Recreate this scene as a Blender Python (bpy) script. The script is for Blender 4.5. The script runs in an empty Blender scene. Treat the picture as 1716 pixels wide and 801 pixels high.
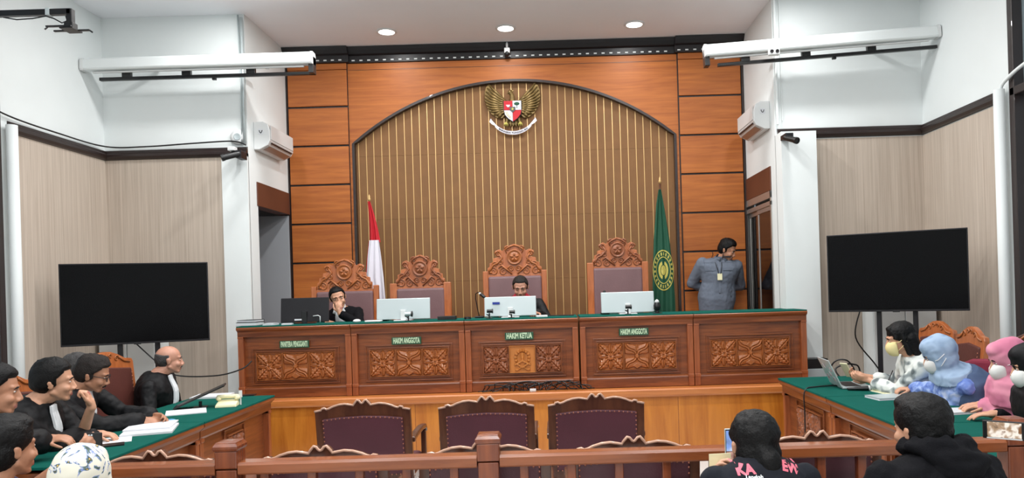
import bpy, bmesh, math, random
from mathutils import Vector, Matrix, noise
from mathutils.bvhtree import BVHTree
R = math.radians
PI = math.pi
SC = bpy.context.scene
COL = SC.collection

# ---------------------------------------------------------------- materials
def srgb(r, g, b):
    def f(c):
        c /= 255.0
        return c / 12.92 if c <= 0.04045 else ((c + 0.055) / 1.055) ** 2.4
    return (f(r), f(g), f(b), 1.0)

def new_mat(name):
    m = bpy.data.materials.new(name)
    m.use_nodes = True
    nt = m.node_tree
    b = nt.nodes['Principled BSDF']
    return m, nt, b

def plain(name, col, rough=0.5, metal=0.0, spec=0.5, emit=None, es=0.0, vary=0.0, vscale=6.0, bump=0.0, bscale=60.0, coat=0.0, trans=0.0, sheen=0.0):
    m, nt, b = new_mat(name)
    b.inputs['Base Color'].default_value = col
    b.inputs['Roughness'].default_value = rough
    b.inputs['Metallic'].default_value = metal
    b.inputs['Specular IOR Level'].default_value = spec
    b.inputs['Coat Weight'].default_value = coat
    b.inputs['Sheen Weight'].default_value = sheen
    if trans: b.inputs['Transmission Weight'].default_value = trans
    if emit:
        b.inputs['Emission Color'].default_value = emit
        b.inputs['Emission Strength'].default_value = es
    tc = nt.nodes.new('ShaderNodeTexCoord')
    if vary:
        n = nt.nodes.new('ShaderNodeTexNoise'); n.inputs['Scale'].default_value = vscale; n.inputs['Detail'].default_value = 4
        nt.links.new(tc.outputs['Object'], n.inputs['Vector'])
        r = nt.nodes.new('ShaderNodeValToRGB')
        r.color_ramp.elements[0].position = 0.3; r.color_ramp.elements[1].position = 0.7
        r.color_ramp.elements[0].color = tuple(c * (1 - vary) for c in col[:3]) + (1,)
        r.color_ramp.elements[1].color = tuple(min(1, c * (1 + vary)) for c in col[:3]) + (1,)
        nt.links.new(n.outputs['Fac'], r.inputs['Fac'])
        nt.links.new(r.outputs['Color'], b.inputs['Base Color'])
    if bump:
        n2 = nt.nodes.new('ShaderNodeTexNoise'); n2.inputs['Scale'].default_value = bscale; n2.inputs['Detail'].default_value = 3
        nt.links.new(tc.outputs['Object'], n2.inputs['Vector'])
        bp = nt.nodes.new('ShaderNodeBump'); bp.inputs['Strength'].default_value = bump; bp.inputs['Distance'].default_value = 0.01
        nt.links.new(n2.outputs['Fac'], bp.inputs['Height'])
        nt.links.new(bp.outputs['Normal'], b.inputs['Normal'])
    return m

def wood(name, dark, light, scale=(2, 2, 30), rough=0.35, contrast=(0.35, 0.68), coat=0.15, detail=6, bump=0.08):
    """streaky grain; the axis with the small scale number runs along the grain"""
    m, nt, b = new_mat(name)
    tc = nt.nodes.new('ShaderNodeTexCoord')
    mp = nt.nodes.new('ShaderNodeMapping'); mp.inputs['Scale'].default_value = scale
    nt.links.new(tc.outputs['Object'], mp.inputs['Vector'])
    n = nt.nodes.new('ShaderNodeTexNoise'); n.inputs['Scale'].default_value = 1.0; n.inputs['Detail'].default_value = detail
    n.inputs['Roughness'].default_value = 0.62; n.inputs['Distortion'].default_value = 0.6
    nt.links.new(mp.outputs['Vector'], n.inputs['Vector'])
    r = nt.nodes.new('ShaderNodeValToRGB')
    r.color_ramp.elements[0].position, r.color_ramp.elements[1].position = contrast
    r.color_ramp.elements[0].color = dark; r.color_ramp.elements[1].color = light
    nt.links.new(n.outputs['Fac'], r.inputs['Fac'])
    nt.links.new(r.outputs['Color'], b.inputs['Base Color'])
    b.inputs['Roughness'].default_value = rough
    b.inputs['Coat Weight'].default_value = coat
    b.inputs['Coat Roughness'].default_value = 0.25
    bp = nt.nodes.new('ShaderNodeBump'); bp.inputs['Strength'].default_value = bump; bp.inputs['Distance'].default_value = 0.003
    nt.links.new(n.outputs['Fac'], bp.inputs['Height'])
    nt.links.new(bp.outputs['Normal'], b.inputs['Normal'])
    return m

def blotch(name, cols, scale=12.0, rough=0.85, kind='noise', pos=None, detail=3, distort=0.3, interp='EASE', bump=0.0):
    m, nt, b = new_mat(name)
    tc = nt.nodes.new('ShaderNodeTexCoord')
    if kind == 'noise':
        n = nt.nodes.new('ShaderNodeTexNoise'); n.inputs['Detail'].default_value = detail; n.inputs['Distortion'].default_value = distort
        out = n.outputs['Fac']
    else:
        n = nt.nodes.new('ShaderNodeTexVoronoi'); out = n.outputs['Color'] if kind == 'cell' else n.outputs['Distance']
    n.inputs['Scale'].default_value = scale
    nt.links.new(tc.outputs['Object'], n.inputs['Vector'])
    r = nt.nodes.new('ShaderNodeValToRGB'); r.color_ramp.interpolation = interp
    k = len(cols)
    pos = pos or [0.3 + 0.4 * i / (k - 1) for i in range(k)]
    while len(r.color_ramp.elements) < k: r.color_ramp.elements.new(0.5)
    for i in range(k):
        r.color_ramp.elements[i].position = pos[i]; r.color_ramp.elements[i].color = cols[i]
    nt.links.new(out, r.inputs['Fac'])
    nt.links.new(r.outputs['Color'], b.inputs['Base Color'])
    b.inputs['Roughness'].default_value = rough
    return m

# ---------------------------------------------------------------- mesh builder
class MB:
    def __init__(s): s.v = []; s.f = []; s.m = []; s.cur = 0
    def add(s, vs, fs):
        o = len(s.v); s.v += [tuple(v) for v in vs]
        for f in fs: s.f.append([i + o for i in f]); s.m.append(s.cur)
        return s
    def box(s, x0, x1, y0, y1, z0, z1, M=None):
        vs = [Vector((x, y, z)) for z in (z0, z1) for y in (y0, y1) for x in (x0, x1)]
        if M is not None: vs = [M @ v for v in vs]
        return s.add(vs, [(0, 2, 3, 1), (4, 5, 7, 6), (0, 1, 5, 4), (2, 6, 7, 3), (0, 4, 6, 2), (1, 3, 7, 5)])
    def tube(s, pts, r, n=8, flat=None):
        pts = [Vector(p) for p in pts]
        rs = r if isinstance(r, (list, tuple)) else [r] * len(pts)
        vs = []; t0 = None; ref = None
        for i, p in enumerate(pts):
            a = pts[max(0, i - 1)]; b = pts[min(len(pts) - 1, i + 1)]
            t = (b - a)
            t = t.normalized() if t.length > 1e-9 else Vector((0, 0, 1))
            if ref is None:
                ref = Vector((0, 0, 1)) if abs(t.z) < 0.9 else Vector((1, 0, 0))
            u = (ref - t * ref.dot(t)).normalized(); w = t.cross(u); ref = u
            for k in range(n):
                an = 2 * PI * k / n
                vs.append(p + (u * math.cos(an) + w * math.sin(an)) * rs[i])
        fs = []
        for i in range(len(pts) - 1):
            for k in range(n):
                k2 = (k + 1) % n
                fs.append((i * n + k, i * n + k2, (i + 1) * n + k2, (i + 1) * n + k))
        fs.append(tuple(reversed(range(n)))); fs.append(tuple(range((len(pts) - 1) * n, len(pts) * n)))
        return s.add(vs, fs)
    def rings(s, rings):
        """rings: lists of equal count of points, capped at both ends"""
        n = len(rings[0]); vs = [p for r in rings for p in r]; fs = []
        for i in range(len(rings) - 1):
            for k in range(n):
                k2 = (k + 1) % n
                fs.append((i * n + k, i * n + k2, (i + 1) * n + k2, (i + 1) * n + k))
        fs.append(tuple(reversed(range(n)))); fs.append(tuple(range((len(rings) - 1) * n, len(rings) * n)))
        return s.add(vs, fs)
    def lathe(s, prof, c=(0, 0, 0), n=24, M=None):
        M = M or Matrix.Identity(3); c = Vector(c); rr = []
        for r, z in prof:
            rr.append([c + M @ Vector((max(r, 1e-4) * math.cos(2 * PI * k / n), max(r, 1e-4) * math.sin(2 * PI * k / n), z)) for k in range(n)])
        return s.rings(rr)
    def ball(s, c, r, M=None, n=14, m=9):
        if not isinstance(r, (list, tuple)): r = (r, r, r)
        c = Vector(c); M = M or Matrix.Identity(3)
        vs = [c + M @ Vector((0, 0, -r[2]))]
        for j in range(1, m):
            ph = -PI / 2 + PI * j / m
            for k in range(n):
                a = 2 * PI * k / n
                vs.append(c + M @ Vector((r[0] * math.cos(ph) * math.cos(a), r[1] * math.cos(ph) * math.sin(a), r[2] * math.sin(ph))))
        vs.append(c + M @ Vector((0, 0, r[2])))
        fs = []
        for k in range(n): fs.append((0, 1 + (k + 1) % n, 1 + k))
        for j in range(m - 2):
            for k in range(n):
                a = 1 + j * n + k; b = 1 + j * n + (k + 1) % n
                fs.append((a, b, b + n, a + n))
        t = len(vs) - 1
        for k in range(n): fs.append((t, 1 + (m - 2) * n + k, 1 + (m - 2) * n + (k + 1) % n))
        return s.add(vs, fs)
    def cap(s, a, b, ra, rb=None, n=12):
        """tapered capsule"""
        rb = ra if rb is None else rb
        a = Vector(a); b = Vector(b)
        t = (b - a)
        t = t.normalized() if t.length > 1e-6 else Vector((0, 0, 1))
        pts = []; rs = []
        for k in range(5):
            an = PI / 2 * k / 4
            pts.append(a - t * ra * math.cos(an)); rs.append(max(1e-4, ra * math.sin(an)))
        for k in range(5):
            an = PI / 2 * k / 4
            pts.append(b + t * rb * math.sin(an)); rs.append(max(1e-4, rb * math.cos(an)))
        return s.tube(pts, rs, n)
    def prism(s, out, a, b, fn=None):
        """outline [(u, w)] extruded from a to b; fn(u, w, t) -> point (default x=u, z=w, y=t)"""
        fn = fn or (lambda u, w, t: (u, t, w))
        n = len(out)
        vs = [fn(u, w, a) for u, w in out] + [fn(u, w, b) for u, w in out]
        fs = [tuple(range(n)), tuple(range(2 * n - 1, n - 1, -1))]
        for k in range(n):
            k2 = (k + 1) % n
            fs.append((k, k + n, k2 + n, k2))
        return s.add(vs, fs)
    def grid(s, nx, ny, fn):
        vs = [fn(i / nx, j / ny) for j in range(ny + 1) for i in range(nx + 1)]
        fs = [(j * (nx + 1) + i, j * (nx + 1) + i + 1, (j + 1) * (nx + 1) + i + 1, (j + 1) * (nx + 1) + i) for j in range(ny) for i in range(nx)]
        return s.add(vs, fs)
    def mesh(s, name):
        me = bpy.data.meshes.new(name)
        me.from_pydata(s.v, [], s.f); me.validate()
        for i, p in enumerate(me.polygons): 
            if i < len(s.m): p.material_index = s.m[i]
        return me
    def build(s, name, mats, parent=None, loc=(0, 0, 0), rz=0, smooth=False, bevel=0, bseg=2, recalc=True, angle=None):
        me = s.mesh(name)
        if recalc:
            bm = bmesh.new(); bm.from_mesh(me); bmesh.ops.recalc_face_normals(bm, faces=bm.faces); bm.to_mesh(me); bm.free()
        o = bpy.data.objects.new(name, me); COL.objects.link(o)
        for m in (mats if isinstance(mats, (list, tuple)) else [mats]): me.materials.append(m)
        if smooth:
            for p in me.polygons: p.use_smooth = True
            if angle is not None:
                me.set_sharp_from_angle(angle=R(angle))
        o.location = loc; o.rotation_euler = (0, 0, rz)
        if parent is not None: o.parent = parent
        if bevel:
            b = o.modifiers.new('bevel', 'BEVEL'); b.width = bevel; b.segments = bseg; b.limit_method = 'ANGLE'; b.angle_limit = R(40)
        return o

def frame(f, u):
    """rotation matrix whose columns are x=right, y=forward, z=up"""
    f = Vector(f).normalized(); u = Vector(u)
    r = f.cross(u).normalized(); u = r.cross(f)
    return Matrix((r, f, u)).transposed()

def empty(name, loc=(0, 0, 0), rz=0):
    o = bpy.data.objects.new(name, None); COL.objects.link(o); o.empty_display_size = 0.05
    o.location = loc; o.rotation_euler = (0, 0, rz); return o
def tag(o, label=None, cat=None, group=None, kind=None):
    if label: o['label'] = label
    if cat: o['category'] = cat
    if group: o['group'] = group
    if kind: o['kind'] = kind
    return o
def thing(name, label, cat, loc=(0, 0, 0), rz=0, group=None):
    return tag(empty(name, loc, rz), label, cat, group)
def children(o): return [c for c in list(o.children)]
def copy_tree(o, parent=None):
    c = o.copy(); COL.objects.link(c)
    if parent is not None: c.parent = parent
    for ch in children(o): copy_tree(ch, c)
    return c
def dup(o, label, loc=None, rz=None, group=None):
    c = copy_tree(o); c['label'] = label
    if loc is not None: c.location = loc
    if rz is not None: c.rotation_euler = (0, 0, rz)
    if group: c['group'] = group
    return c

def text_mesh(txt, size, depth=0.002, bold=0.0, align='CENTER'):
    cu = bpy.data.curves.new('t', 'FONT'); cu.body = txt; cu.size = size; cu.extrude = depth / 2; cu.offset = bold
    cu.align_x = align; cu.align_y = 'CENTER'; cu.resolution_u = 3
    o = bpy.data.objects.new('t', cu); COL.objects.link(o)
    dg = bpy.context.evaluated_depsgraph_get()
    me = bpy.data.meshes.new_from_object(o.evaluated_get(dg))
    bpy.data.objects.remove(o); bpy.data.curves.remove(cu)
    return me

# camera geometry of the photograph (1716 x 801): focal length in px, principal point, roll
F, PX, PY, ROLL, ZC = 1240.0, 925.0, 485.0, 0.030, 1.60
def at(X, Y, d):
    """pixel and depth -> point in the room"""
    c, s = math.cos(ROLL), math.sin(ROLL)
    u = (X - PX) * c - (Y - PY) * s; v = (X - PX) * s + (Y - PY) * c
    return Vector((u * d / F, d, ZC - v * d / F))
# ---------------------------------------------------------------- people
def remesh(mb, voxel, smooth_it=4, name='m'):
    me = mb.mesh(name)
    o = bpy.data.objects.new(name, me); COL.objects.link(o)
    md = o.modifiers.new('r', 'REMESH'); md.mode = 'VOXEL'; md.voxel_size = voxel; md.use_smooth_shade = True
    if smooth_it:
        sm = o.modifiers.new('s', 'SMOOTH'); sm.factor = 0.5; sm.iterations = smooth_it
    dg = bpy.context.evaluated_depsgraph_get()
    out = bpy.data.meshes.new_from_object(o.evaluated_get(dg))
    bpy.data.objects.remove(o); bpy.data.meshes.remove(me)
    for p in out.polygons: p.use_smooth = True
    return out

def noisy(me, amp, scale, seed=0, stretch=(1, 1, 1), amp2=0, scale2=40, mask=None):
    off = Vector((seed * 7.3, seed * 3.1, seed * 1.7)); st = Vector(stretch)
    ns = [v.normal.copy() for v in me.vertices]
    for v, n in zip(me.vertices, ns):
        p = Vector((v.co.x * st.x, v.co.y * st.y, v.co.z * st.z)) * scale + off
        d = noise.noise(p) * amp
        if amp2: d += noise.noise(v.co * scale2 + off) * amp2
        if mask: d *= mask(v.co)
        v.co += n * d
    me.update()

def link_mesh(name, me, mats, parent):
    o = bpy.data.objects.new(name, me); COL.objects.link(o)
    me.materials.clear()
    for m in (mats if isinstance(mats, (list, tuple)) else [mats]): me.materials.append(m)
    if parent is not None: o.parent = parent
    return o

def ell_ring(c, M, a, b, n=20):
    return [c + M @ Vector((a * math.cos(2 * PI * k / n), b * math.sin(2 * PI * k / n), 0)) for k in range(n)]

def two_bone(a, c, la, lb, pole):
    """elbow position between a and c"""
    a, c = Vector(a), Vector(c); d = c - a; L = min(d.length, (la + lb) * 0.995)
    t = d.normalized(); c = a + t * L
    x = (la * la - lb * lb + L * L) / (2 * L); h = math.sqrt(max(0, la * la - x * x))
    p = Vector(pole); p = (p - t * p.dot(t)).normalized()
    return a + t * x + p * h, c

def hand(mb, wrist, d, n, side, curl=0.5, sc=1.0, spread=0.06, thumb=0.6, fr=0.0085, curls=None):
    """palm, five fingers and a thumb. d = finger direction, n = palm normal (the way the fingers close), side = +1 thumb on d x n side"""
    d = Vector(d).normalized(); n = Vector(n); n = (n - d * n.dot(d)).normalized(); s = d.cross(n) * side
    w = Vector(wrist)
    M = Matrix((s, d, n)).transposed()
    pc = w + d * 0.048 * sc
    mb.ball(pc, (0.041 * sc, 0.052 * sc, 0.017 * sc), M, 14, 9)
    mb.cap(w - d * 0.01, w + d * 0.03 * sc, 0.024 * sc, 0.026 * sc)
    for i, (o, L, c0) in enumerate(((0.029, 0.068, 0.088), (0.010, 0.076, 0.093), (-0.010, 0.071, 0.090), (-0.028, 0.056, 0.082))):
        cu = curls[i] if curls else curl
        b = w + s * o * sc + d * c0 * sc
        ang = 0.0; p = b - d * 0.03 * sc
        dirx = (d + s * spread * (o / 0.02)).normalized()
        mb.cap(p, b, fr * sc * 1.05, fr * sc * 1.08, 8)
        p = b
        for k, fl in enumerate((0.45, 0.32, 0.23)):
            ang += cu * (0.75, 0.95, 0.7)[k]
            v = dirx * math.cos(ang) + n * math.sin(ang)
            q = p + v * L * fl * sc
            mb.cap(p, q, fr * sc * (1.05, 0.98, 0.9)[k], fr * sc * (0.98, 0.9, 0.78)[k], 8)
            p = q
    # thumb
    p = w + s * 0.026 * sc + d * 0.022 * sc
    v = (s * 0.75 + d * 0.65 + n * 0.3 * thumb).normalized()
    q = p + v * 0.038 * sc; mb.cap(p, q, 0.014 * sc, 0.0115 * sc, 8); p = q
    v = (s * (0.55 - 0.5 * thumb) + d * 0.8 + n * 0.45 * thumb).normalized()
    q = p + v * 0.032 * sc; mb.cap(p, q, 0.0112 * sc, 0.0098 * sc, 8); p = q
    v = (s * (0.4 - 0.6 * thumb) + d * 0.85 + n * 0.55 * thumb).normalized()
    q = p + v * 0.025 * sc; mb.cap(p, q, 0.0098 * sc, 0.0082 * sc, 8)

def person(label, pelvis, head, face=(0, 1, 0), look=None, head_up=(0, 0, 1), sh=None, shw=0.185, skin='skin', hair='black_hair', hair_style='short',
           hands=None, floor_z=0.0, seated=True, clothes='robe', cloth_mat=None, sleeve=1.0, sleeve_end=0.92, bare_arm=False,
           bulk=1.0, hair_len=0.0, voxel=0.006, glasses=False, mask=None, mask_mat=None, moustache=False, hijab=None, hsc=1.0,
           eyes='open', jabot=False, collar=None, seed=1, legs_mat=None, neck_len=None, fold=0.006, brows=True, group=None, hs=None, hunch=(0, -0.055, -0.098), lift=-0.022, hem=-0.16, drape=2.1, dw=1.0):
    """pelvis: hip centre, head: centre of the skull (about eye level). face: body facing, look: gaze direction"""
    pelvis = Vector(pelvis); head = Vector(head)
    fwd = Vector(face); fwd.z = 0; fwd.normalize(); up = Vector((0, 0, 1)); rgt = fwd.cross(up)
    look = Vector(look or face).normalized()
    H = frame(look, head_up)                      # columns right, forward, up
    def hp(r, f, u): return head + H @ (Vector((r, f, u)) * hsc)
    base = Vector((pelvis.x, pelvis.y, floor_z))
    root = tag(empty('person', base), label, 'person', group)
    inv = -base
    root_parts = []
    # spine
    nb = sh if sh is not None else None
    neck = Vector(nb) if nb is not None else head + H @ Vector(hunch) * hsc + Vector((0, 0, lift))
    # neck = base of neck (level with the shoulder tops)
    axis = (neck - pelvis)
    T = axis.length; t = axis.normalized()
    fr = (fwd - t * fwd.dot(t)).normalized(); rr = fr.cross(t)
    S = Matrix((rr, fr, t)).transposed()
    def sp(k, off=0.0): return pelvis + t * T * k + fr * off
    shy = T * 0.90
    shp = {}
    for sd in (-1, 1):
        shp[sd] = pelvis + t * (T - 0.078) + rr * sd * (shw - 0.012) + fr * 0.0
    b = bulk
    prof = [(hem, 0.15 if hem < -0.2 else 0.13, 0.12 if hem < -.2 else 0.11, 0.0), (-0.05, 0.175, 0.135, 0.0), (0.12, 0.170, 0.125, 0.0), (0.35, 0.150, 0.115, 0.005), (0.60, 0.172, 0.125, 0.01),
            (0.78, shw * 0.98, 0.118, 0.0), (0.87, shw * 0.95, 0.095, -0.005), (0.925, shw * 0.78, 0.08, -0.008), (0.965, shw * 0.55, 0.07, -0.008), (1.01, 0.066, 0.062, -0.005)]
    # ---- skin body : one continuous mesh
    mb = MB()
    mb.rings([ell_ring(sp(k, o), S, a * 0.93 * b, bb * 0.93 * b) for k, a, bb, o in prof[:-1]] + [ell_ring(sp(1.01), S, 0.058, 0.056)])
    cl = MB()   # clothing primitives
    g = 0.014
    cl.rings([ell_ring(sp(k, o), S, a * b + g, bb * b + g) for k, a, bb, o in prof[:-1]] + [ell_ring(sp(1.005), S, 0.066 + 0.004, 0.066)])
    # neck
    nk0 = sp(0.97, -0.005); nk1 = hp(0, -0.022, -0.07)
    mb.cap(nk0, nk1, 0.056, 0.053 * hsc, 14)
    # head
    mb.ball(hp(0, -0.012, 0.030), (0.076 * hsc, 0.096 * hsc, 0.086 * hsc), H, 24, 16)
    mb.ball(hp(0, 0.022, -0.032), (0.062 * hsc, 0.066 * hsc, 0.078 * hsc), H, 20, 14)
    mb.ball(hp(0, 0.030, -0.060), (0.053 * hsc, 0.050 * hsc, 0.048 * hsc), H, 16, 12)
    mb.ball(hp(0, 0.058, -0.098), (0.024 * hsc, 0.022 * hsc, 0.017 * hsc), H, 12, 8)
    for sd in (-1, 1):
        mb.cap(hp(sd * 0.052, -0.005, -0.055), hp(sd * 0.020, 0.060, -0.097), 0.017 * hsc, 0.014 * hsc)
        mb.ball(hp(sd * 0.036, 0.056, -0.036), (0.026 * hsc, 0.026 * hsc, 0.024 * hsc), H)
        mb.cap(hp(sd * 0.012, 0.082, 0.021), hp(sd * 0.044, 0.068, 0.022), 0.010 * hsc, 0.010 * hsc)
        mb.ball(hp(sd * 0.013, 0.094, -0.043), (0.0095 * hsc, 0.012 * hsc, 0.009 * hsc), H)
        mb.ball(hp(sd * 0.079, -0.012, -0.010), (0.008 * hsc, 0.017 * hsc, 0.028 * hsc), H)
        mb.ball(hp(sd * 0.084, -0.018, 0.003), (0.008 * hsc, 0.013 * hsc, 0.015 * hsc), H)
        mb.ball(hp(sd * 0.031, 0.070, 0.001), (0.016 * hsc, 0.012 * hsc, 0.013 * hsc), H)
    mb.cap(hp(0, 0.080, 0.012), hp(0, 0.1015, -0.036), 0.008 * hsc, 0.0118 * hsc)
    mb.ball(hp(0, 0.073, -0.068), (0.028 * hsc, 0.017 * hsc, 0.022 * hsc), H)
    mb.cap(hp(-0.018, 0.083, -0.066), hp(0.018, 0.083, -0.066), 0.0062 * hsc); mb.cap(hp(-0.015, 0.083, -0.078), hp(0.015, 0.083, -0.078), 0.0068 * hsc)
    # arms
    HH = hands or {}
    ends = {}
    for sd in (-1, 1):
        h = HH.get(sd)
        if h is None:
            h = dict(pos=shp[sd] + rr * sd * 0.05 - up * 0.42 + fr * 0.2 if seated else shp[sd] + rr * sd * 0.06 - up * 0.53 + fr * 0.03, d=(fwd * 0.8 - up * 0.4) if seated else -up, n=-rr * sd if not seated else -up)
        pole = Vector(h.get('pole', -up * 0.8 + rr * sd * 0.6 - fr * 0.3))
        el, wr = two_bone(shp[sd], Vector(h['pos']), 0.285, 0.255, pole)
        ends[sd] = (el, wr)
        mb.cap(shp[sd] - up * 0.012, el, 0.042, 0.035); mb.cap(el, wr, 0.036, 0.025)
        d = Vector(h.get('d') or (wr - el)); n = Vector(h.get('n', (0, 0, -1)))
        f_ = Vector(d).normalized(); n_ = (n - f_ * n.dot(f_)).normalized()
        # right hand (sd=+1): thumb on d x n side with sign
        hand(mb, wr, d, n, h.get('thumb_side', -sd if True else sd), h.get('curl', 0.45), h.get('sc', 1.0), thumb=h.get('thumb', 0.6), curls=h.get('curls'))
        s_r = 0.058 * sleeve * b; s_e = (0.046 * sleeve) if clothes != 'robe' else 0.062 * sleeve
        cl.cap(shp[sd] - up * 0.004, el, s_r, s_r * 0.86)
        se = h.get('sleeve', sleeve_end)
        e2 = el + (wr - el) * se
        if se > 0: cl.cap(el, e2, s_r * 0.86, s_e)
        if clothes == 'robe' and se > 0.5:
            cl.cap(el + Vector((0, 0, -0.02)), el + (wr - el) * (sleeve_end - 0.08) + Vector((0, 0, -0.022)), s_r * 0.95, s_e * 1.05)
    # legs
    lg = MB()
    for sd in (-1, 1):
        hip = pelvis + rr * sd * 0.09 - up * 0.02
        if seated:
            kn = hip + fwd * 0.40 + up * 0.0; ft = Vector((kn.x, kn.y, floor_z + 0.09)) + fwd * 0.02
        else:
            kn = Vector((hip.x, hip.y, floor_z + (hip.z - floor_z) * 0.53)) + fwd * 0.01; ft = Vector((hip.x, hip.y, floor_z + 0.08)) - fwd * 0.02
        mb.cap(hip, kn, 0.07, 0.05); mb.cap(kn, ft, 0.046, 0.034)
        lg.cap(hip, kn, 0.088 * b, 0.066); lg.cap(kn, ft + up * 0.02, 0.064, 0.052)
        sh_ = MB()
        sh_.cap(ft - up * 0.045 - fwd * 0.03, ft - up * 0.05 + fwd * 0.14, 0.038, 0.033); sh_.cap(ft, ft - up * 0.04, 0.042, 0.04)
        me = remesh(sh_, 0.012, 2); me.transform(Matrix.Translation(inv)); link_mesh('shoe', me, MAT['shoe'], root)
        mb.cap(ft, ft - up * 0.05 + fwd * 0.10, 0.03, 0.022)
    lg.rings([ell_ring(sp(k, o), S, a * b + 0.008, bb * b + 0.008) for k, a, bb, o in ((-.16, .13, .11, 0),) + tuple(prof[1:3])])
    me = remesh(lg, 0.014, 3); me.transform(Matrix.Translation(inv)); link_mesh('trousers', me, legs_mat or MAT['dark_cloth'], root)
    body = remesh(mb, voxel, 2, 'body')
    # lips by position
    body.materials.clear()
    lc = hp(0, 0.088, -0.072); 
    lip = []
    for p in body.polygons:
        q = H.transposed() @ (p.center - lc)
        if abs(q.x) < 0.024 * hsc and abs(q.z) < 0.0095 * hsc and q.y > -0.010: lip.append(p.index)
    body.transform(Matrix.Translation(inv))
    ob = link_mesh('body', body, [MAT[skin], MAT['lips']], root)
    for i in lip: body.polygons[i].material_index = 1
    # ---- clothing
    if seated and clothes in ('robe', 'gown'):
        for sd in (-1, 1):
            hip = pelvis + rr * sd * 0.09; kn = hip + fwd * 0.36
            cl.cap(hip, kn, 0.115 * b, 0.09)
    me = remesh(cl, 0.010, 3)
    noisy(me, fold * 1.6, 11.0, seed, (1, 1, 0.45), fold * 0.6, 34)
    me.transform(Matrix.Translation(inv))
    cname = {'robe': 'robe', 'gown': 'gown', 'shirt': 'shirt', 'jacket': 'jacket', 'tshirt': 'shirt'}[clothes]
    co = link_mesh(cname, me, cloth_mat or MAT['black_robe'], root)
    out = {'root': root, 'H': H, 'hp': hp, 'S': S, 'sp': sp, 'neck': neck, 'inv': inv, 'cloth': co, 'ends': ends, 'shp': shp, 'fwd': fwd, 'fr': fr, 'rr': rr, 't': t}
    def part(mbx, name, mat, sm=True, par=root):
        o = mbx.build(name, mat, par, smooth=sm); o.data.transform(Matrix.Translation(inv)); return o
    out['part'] = part
    # ---- eyes, brows
    for sd in (-1, 1):
        if eyes == 'open':
            e = MB(); e.ball(hp(sd * 0.0315, 0.0740, 0.001), (0.0125 * hsc, 0.0085 * hsc, 0.0052 * hsc), H)
            eo = part(e, 'eye', MAT['eye_white'])
            i = MB(); i.ball(hp(sd * 0.0315, 0.0798, 0.001), (0.0052 * hsc, 0.0035 * hsc, 0.005 * hsc), H); part(i, 'iris', MAT['iris'], par=eo)
        else:
            e = MB(); e.tube([hp(sd * (0.019 + 0.006 * k), 0.0835 - 0.0017 * abs(k - 2), -0.002 + 0.0012 * abs(k - 2)) for k in range(5)], 0.0022 * hsc, 6)
            part(e, 'eyelid', MAT['iris'])
        if brows:
            e = MB(); e.tube([hp(sd * (0.014 + 0.0075 * k), 0.0895 - 0.0010 * k * k, 0.021 + 0.002 * k - 0.0011 * k * k) for k in range(5)], [0.003, 0.0045, 0.0042, 0.0035, 0.002], 6)
            part(e, 'eyebrow', MAT[hair] if hair != 'none' else MAT['black_hair'])
    if moustache:
        e = MB(); e.tube([hp(x, 0.093 - abs(x) * 0.35, -0.058 - abs(x) * 0.22) for x in (-0.03, -0.018, -0.006, 0.006, 0.018, 0.03)], [0.003, 0.006, 0.0065, 0.0065, 0.006, 0.003], 8)
        part(e, 'moustache', MAT[hair])
    if glasses:
        e = MB()
        for sd in (-1, 1):
            e.tube([hp(sd * 0.034 + 0.024 * math.cos(a), 0.098 - 0.006 * abs(math.cos(a)), -0.002 + 0.016 * math.sin(a)) for a in [2 * PI * k / 16 for k in range(17)]], 0.0022, 6)
            e.tube([hp(sd * 0.056, 0.094, 0.004), hp(sd * 0.079, 0.04, 0.006), hp(sd * 0.084, -0.01, 0.008)], 0.0024, 6)
        e.tube([hp(-0.011, 0.1, 0), hp(0, 0.103, 0.003), hp(0.011, 0.1, 0)], 0.002, 6)
        part(e, 'glasses', MAT['black_plastic'])
    # ---- hair
    if hair_style != 'none' and hijab is None:
        hb = MB()
        fitted = hair_style in ('short', 'crop', 'bald')
        if fitted: pass
        elif hair_style == 'full':
            hb.ball(hp(0, -0.022, 0.050), (0.094 * hsc, 0.108 * hsc, 0.092 * hsc), H, 24, 16)
            hb.ball(hp(0, -0.045, 0.000), (0.090 * hsc, 0.080 * hsc, 0.085 * hsc), H, 20, 14)
            hb.ball(hp(0, 0.030, 0.092), (0.070 * hsc, 0.060 * hsc, 0.042 * hsc), H)
        elif hair_style == 'bob':
            hb.ball(hp(0, -0.020, 0.046), (0.088 * hsc, 0.102 * hsc, 0.086 * hsc), H, 24, 16)
            hb.ball(hp(0, -0.055, -0.01), (0.088 * hsc, 0.068 * hsc, 0.09 * hsc), H, 20, 14)
            for sd in (-1, 1):
                hb.cap(hp(sd * 0.074, -0.01, 0.04), hp(sd * 0.078, -0.03, -0.10), 0.022 * hsc, 0.022)
                hb.cap(hp(sd * 0.05, -0.07, 0.0), hp(sd * 0.055, -0.085, -0.15), 0.045 * hsc, 0.025)
                hb.cap(hp(sd * 0.03, 0.055, 0.085), hp(sd * 0.072, 0.035, 0.02), 0.022, 0.012)
            hb.cap(hp(0, -0.08, 0.0), hp(0, -0.10, -0.15), 0.05, 0.03)
        elif hair_style == 'tied':
            hb.ball(hp(0, -0.020, 0.042), (0.090 * hsc, 0.105 * hsc, 0.092 * hsc), H, 24, 16)
            hb.ball(hp(0, -0.050, -0.025), (0.084 * hsc, 0.072 * hsc, 0.085 * hsc), H, 20, 14)
            hb.cap(hp(0.0, -0.100, -0.01), hp(0.012, -0.125, -0.05), 0.036, 0.040)
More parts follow.
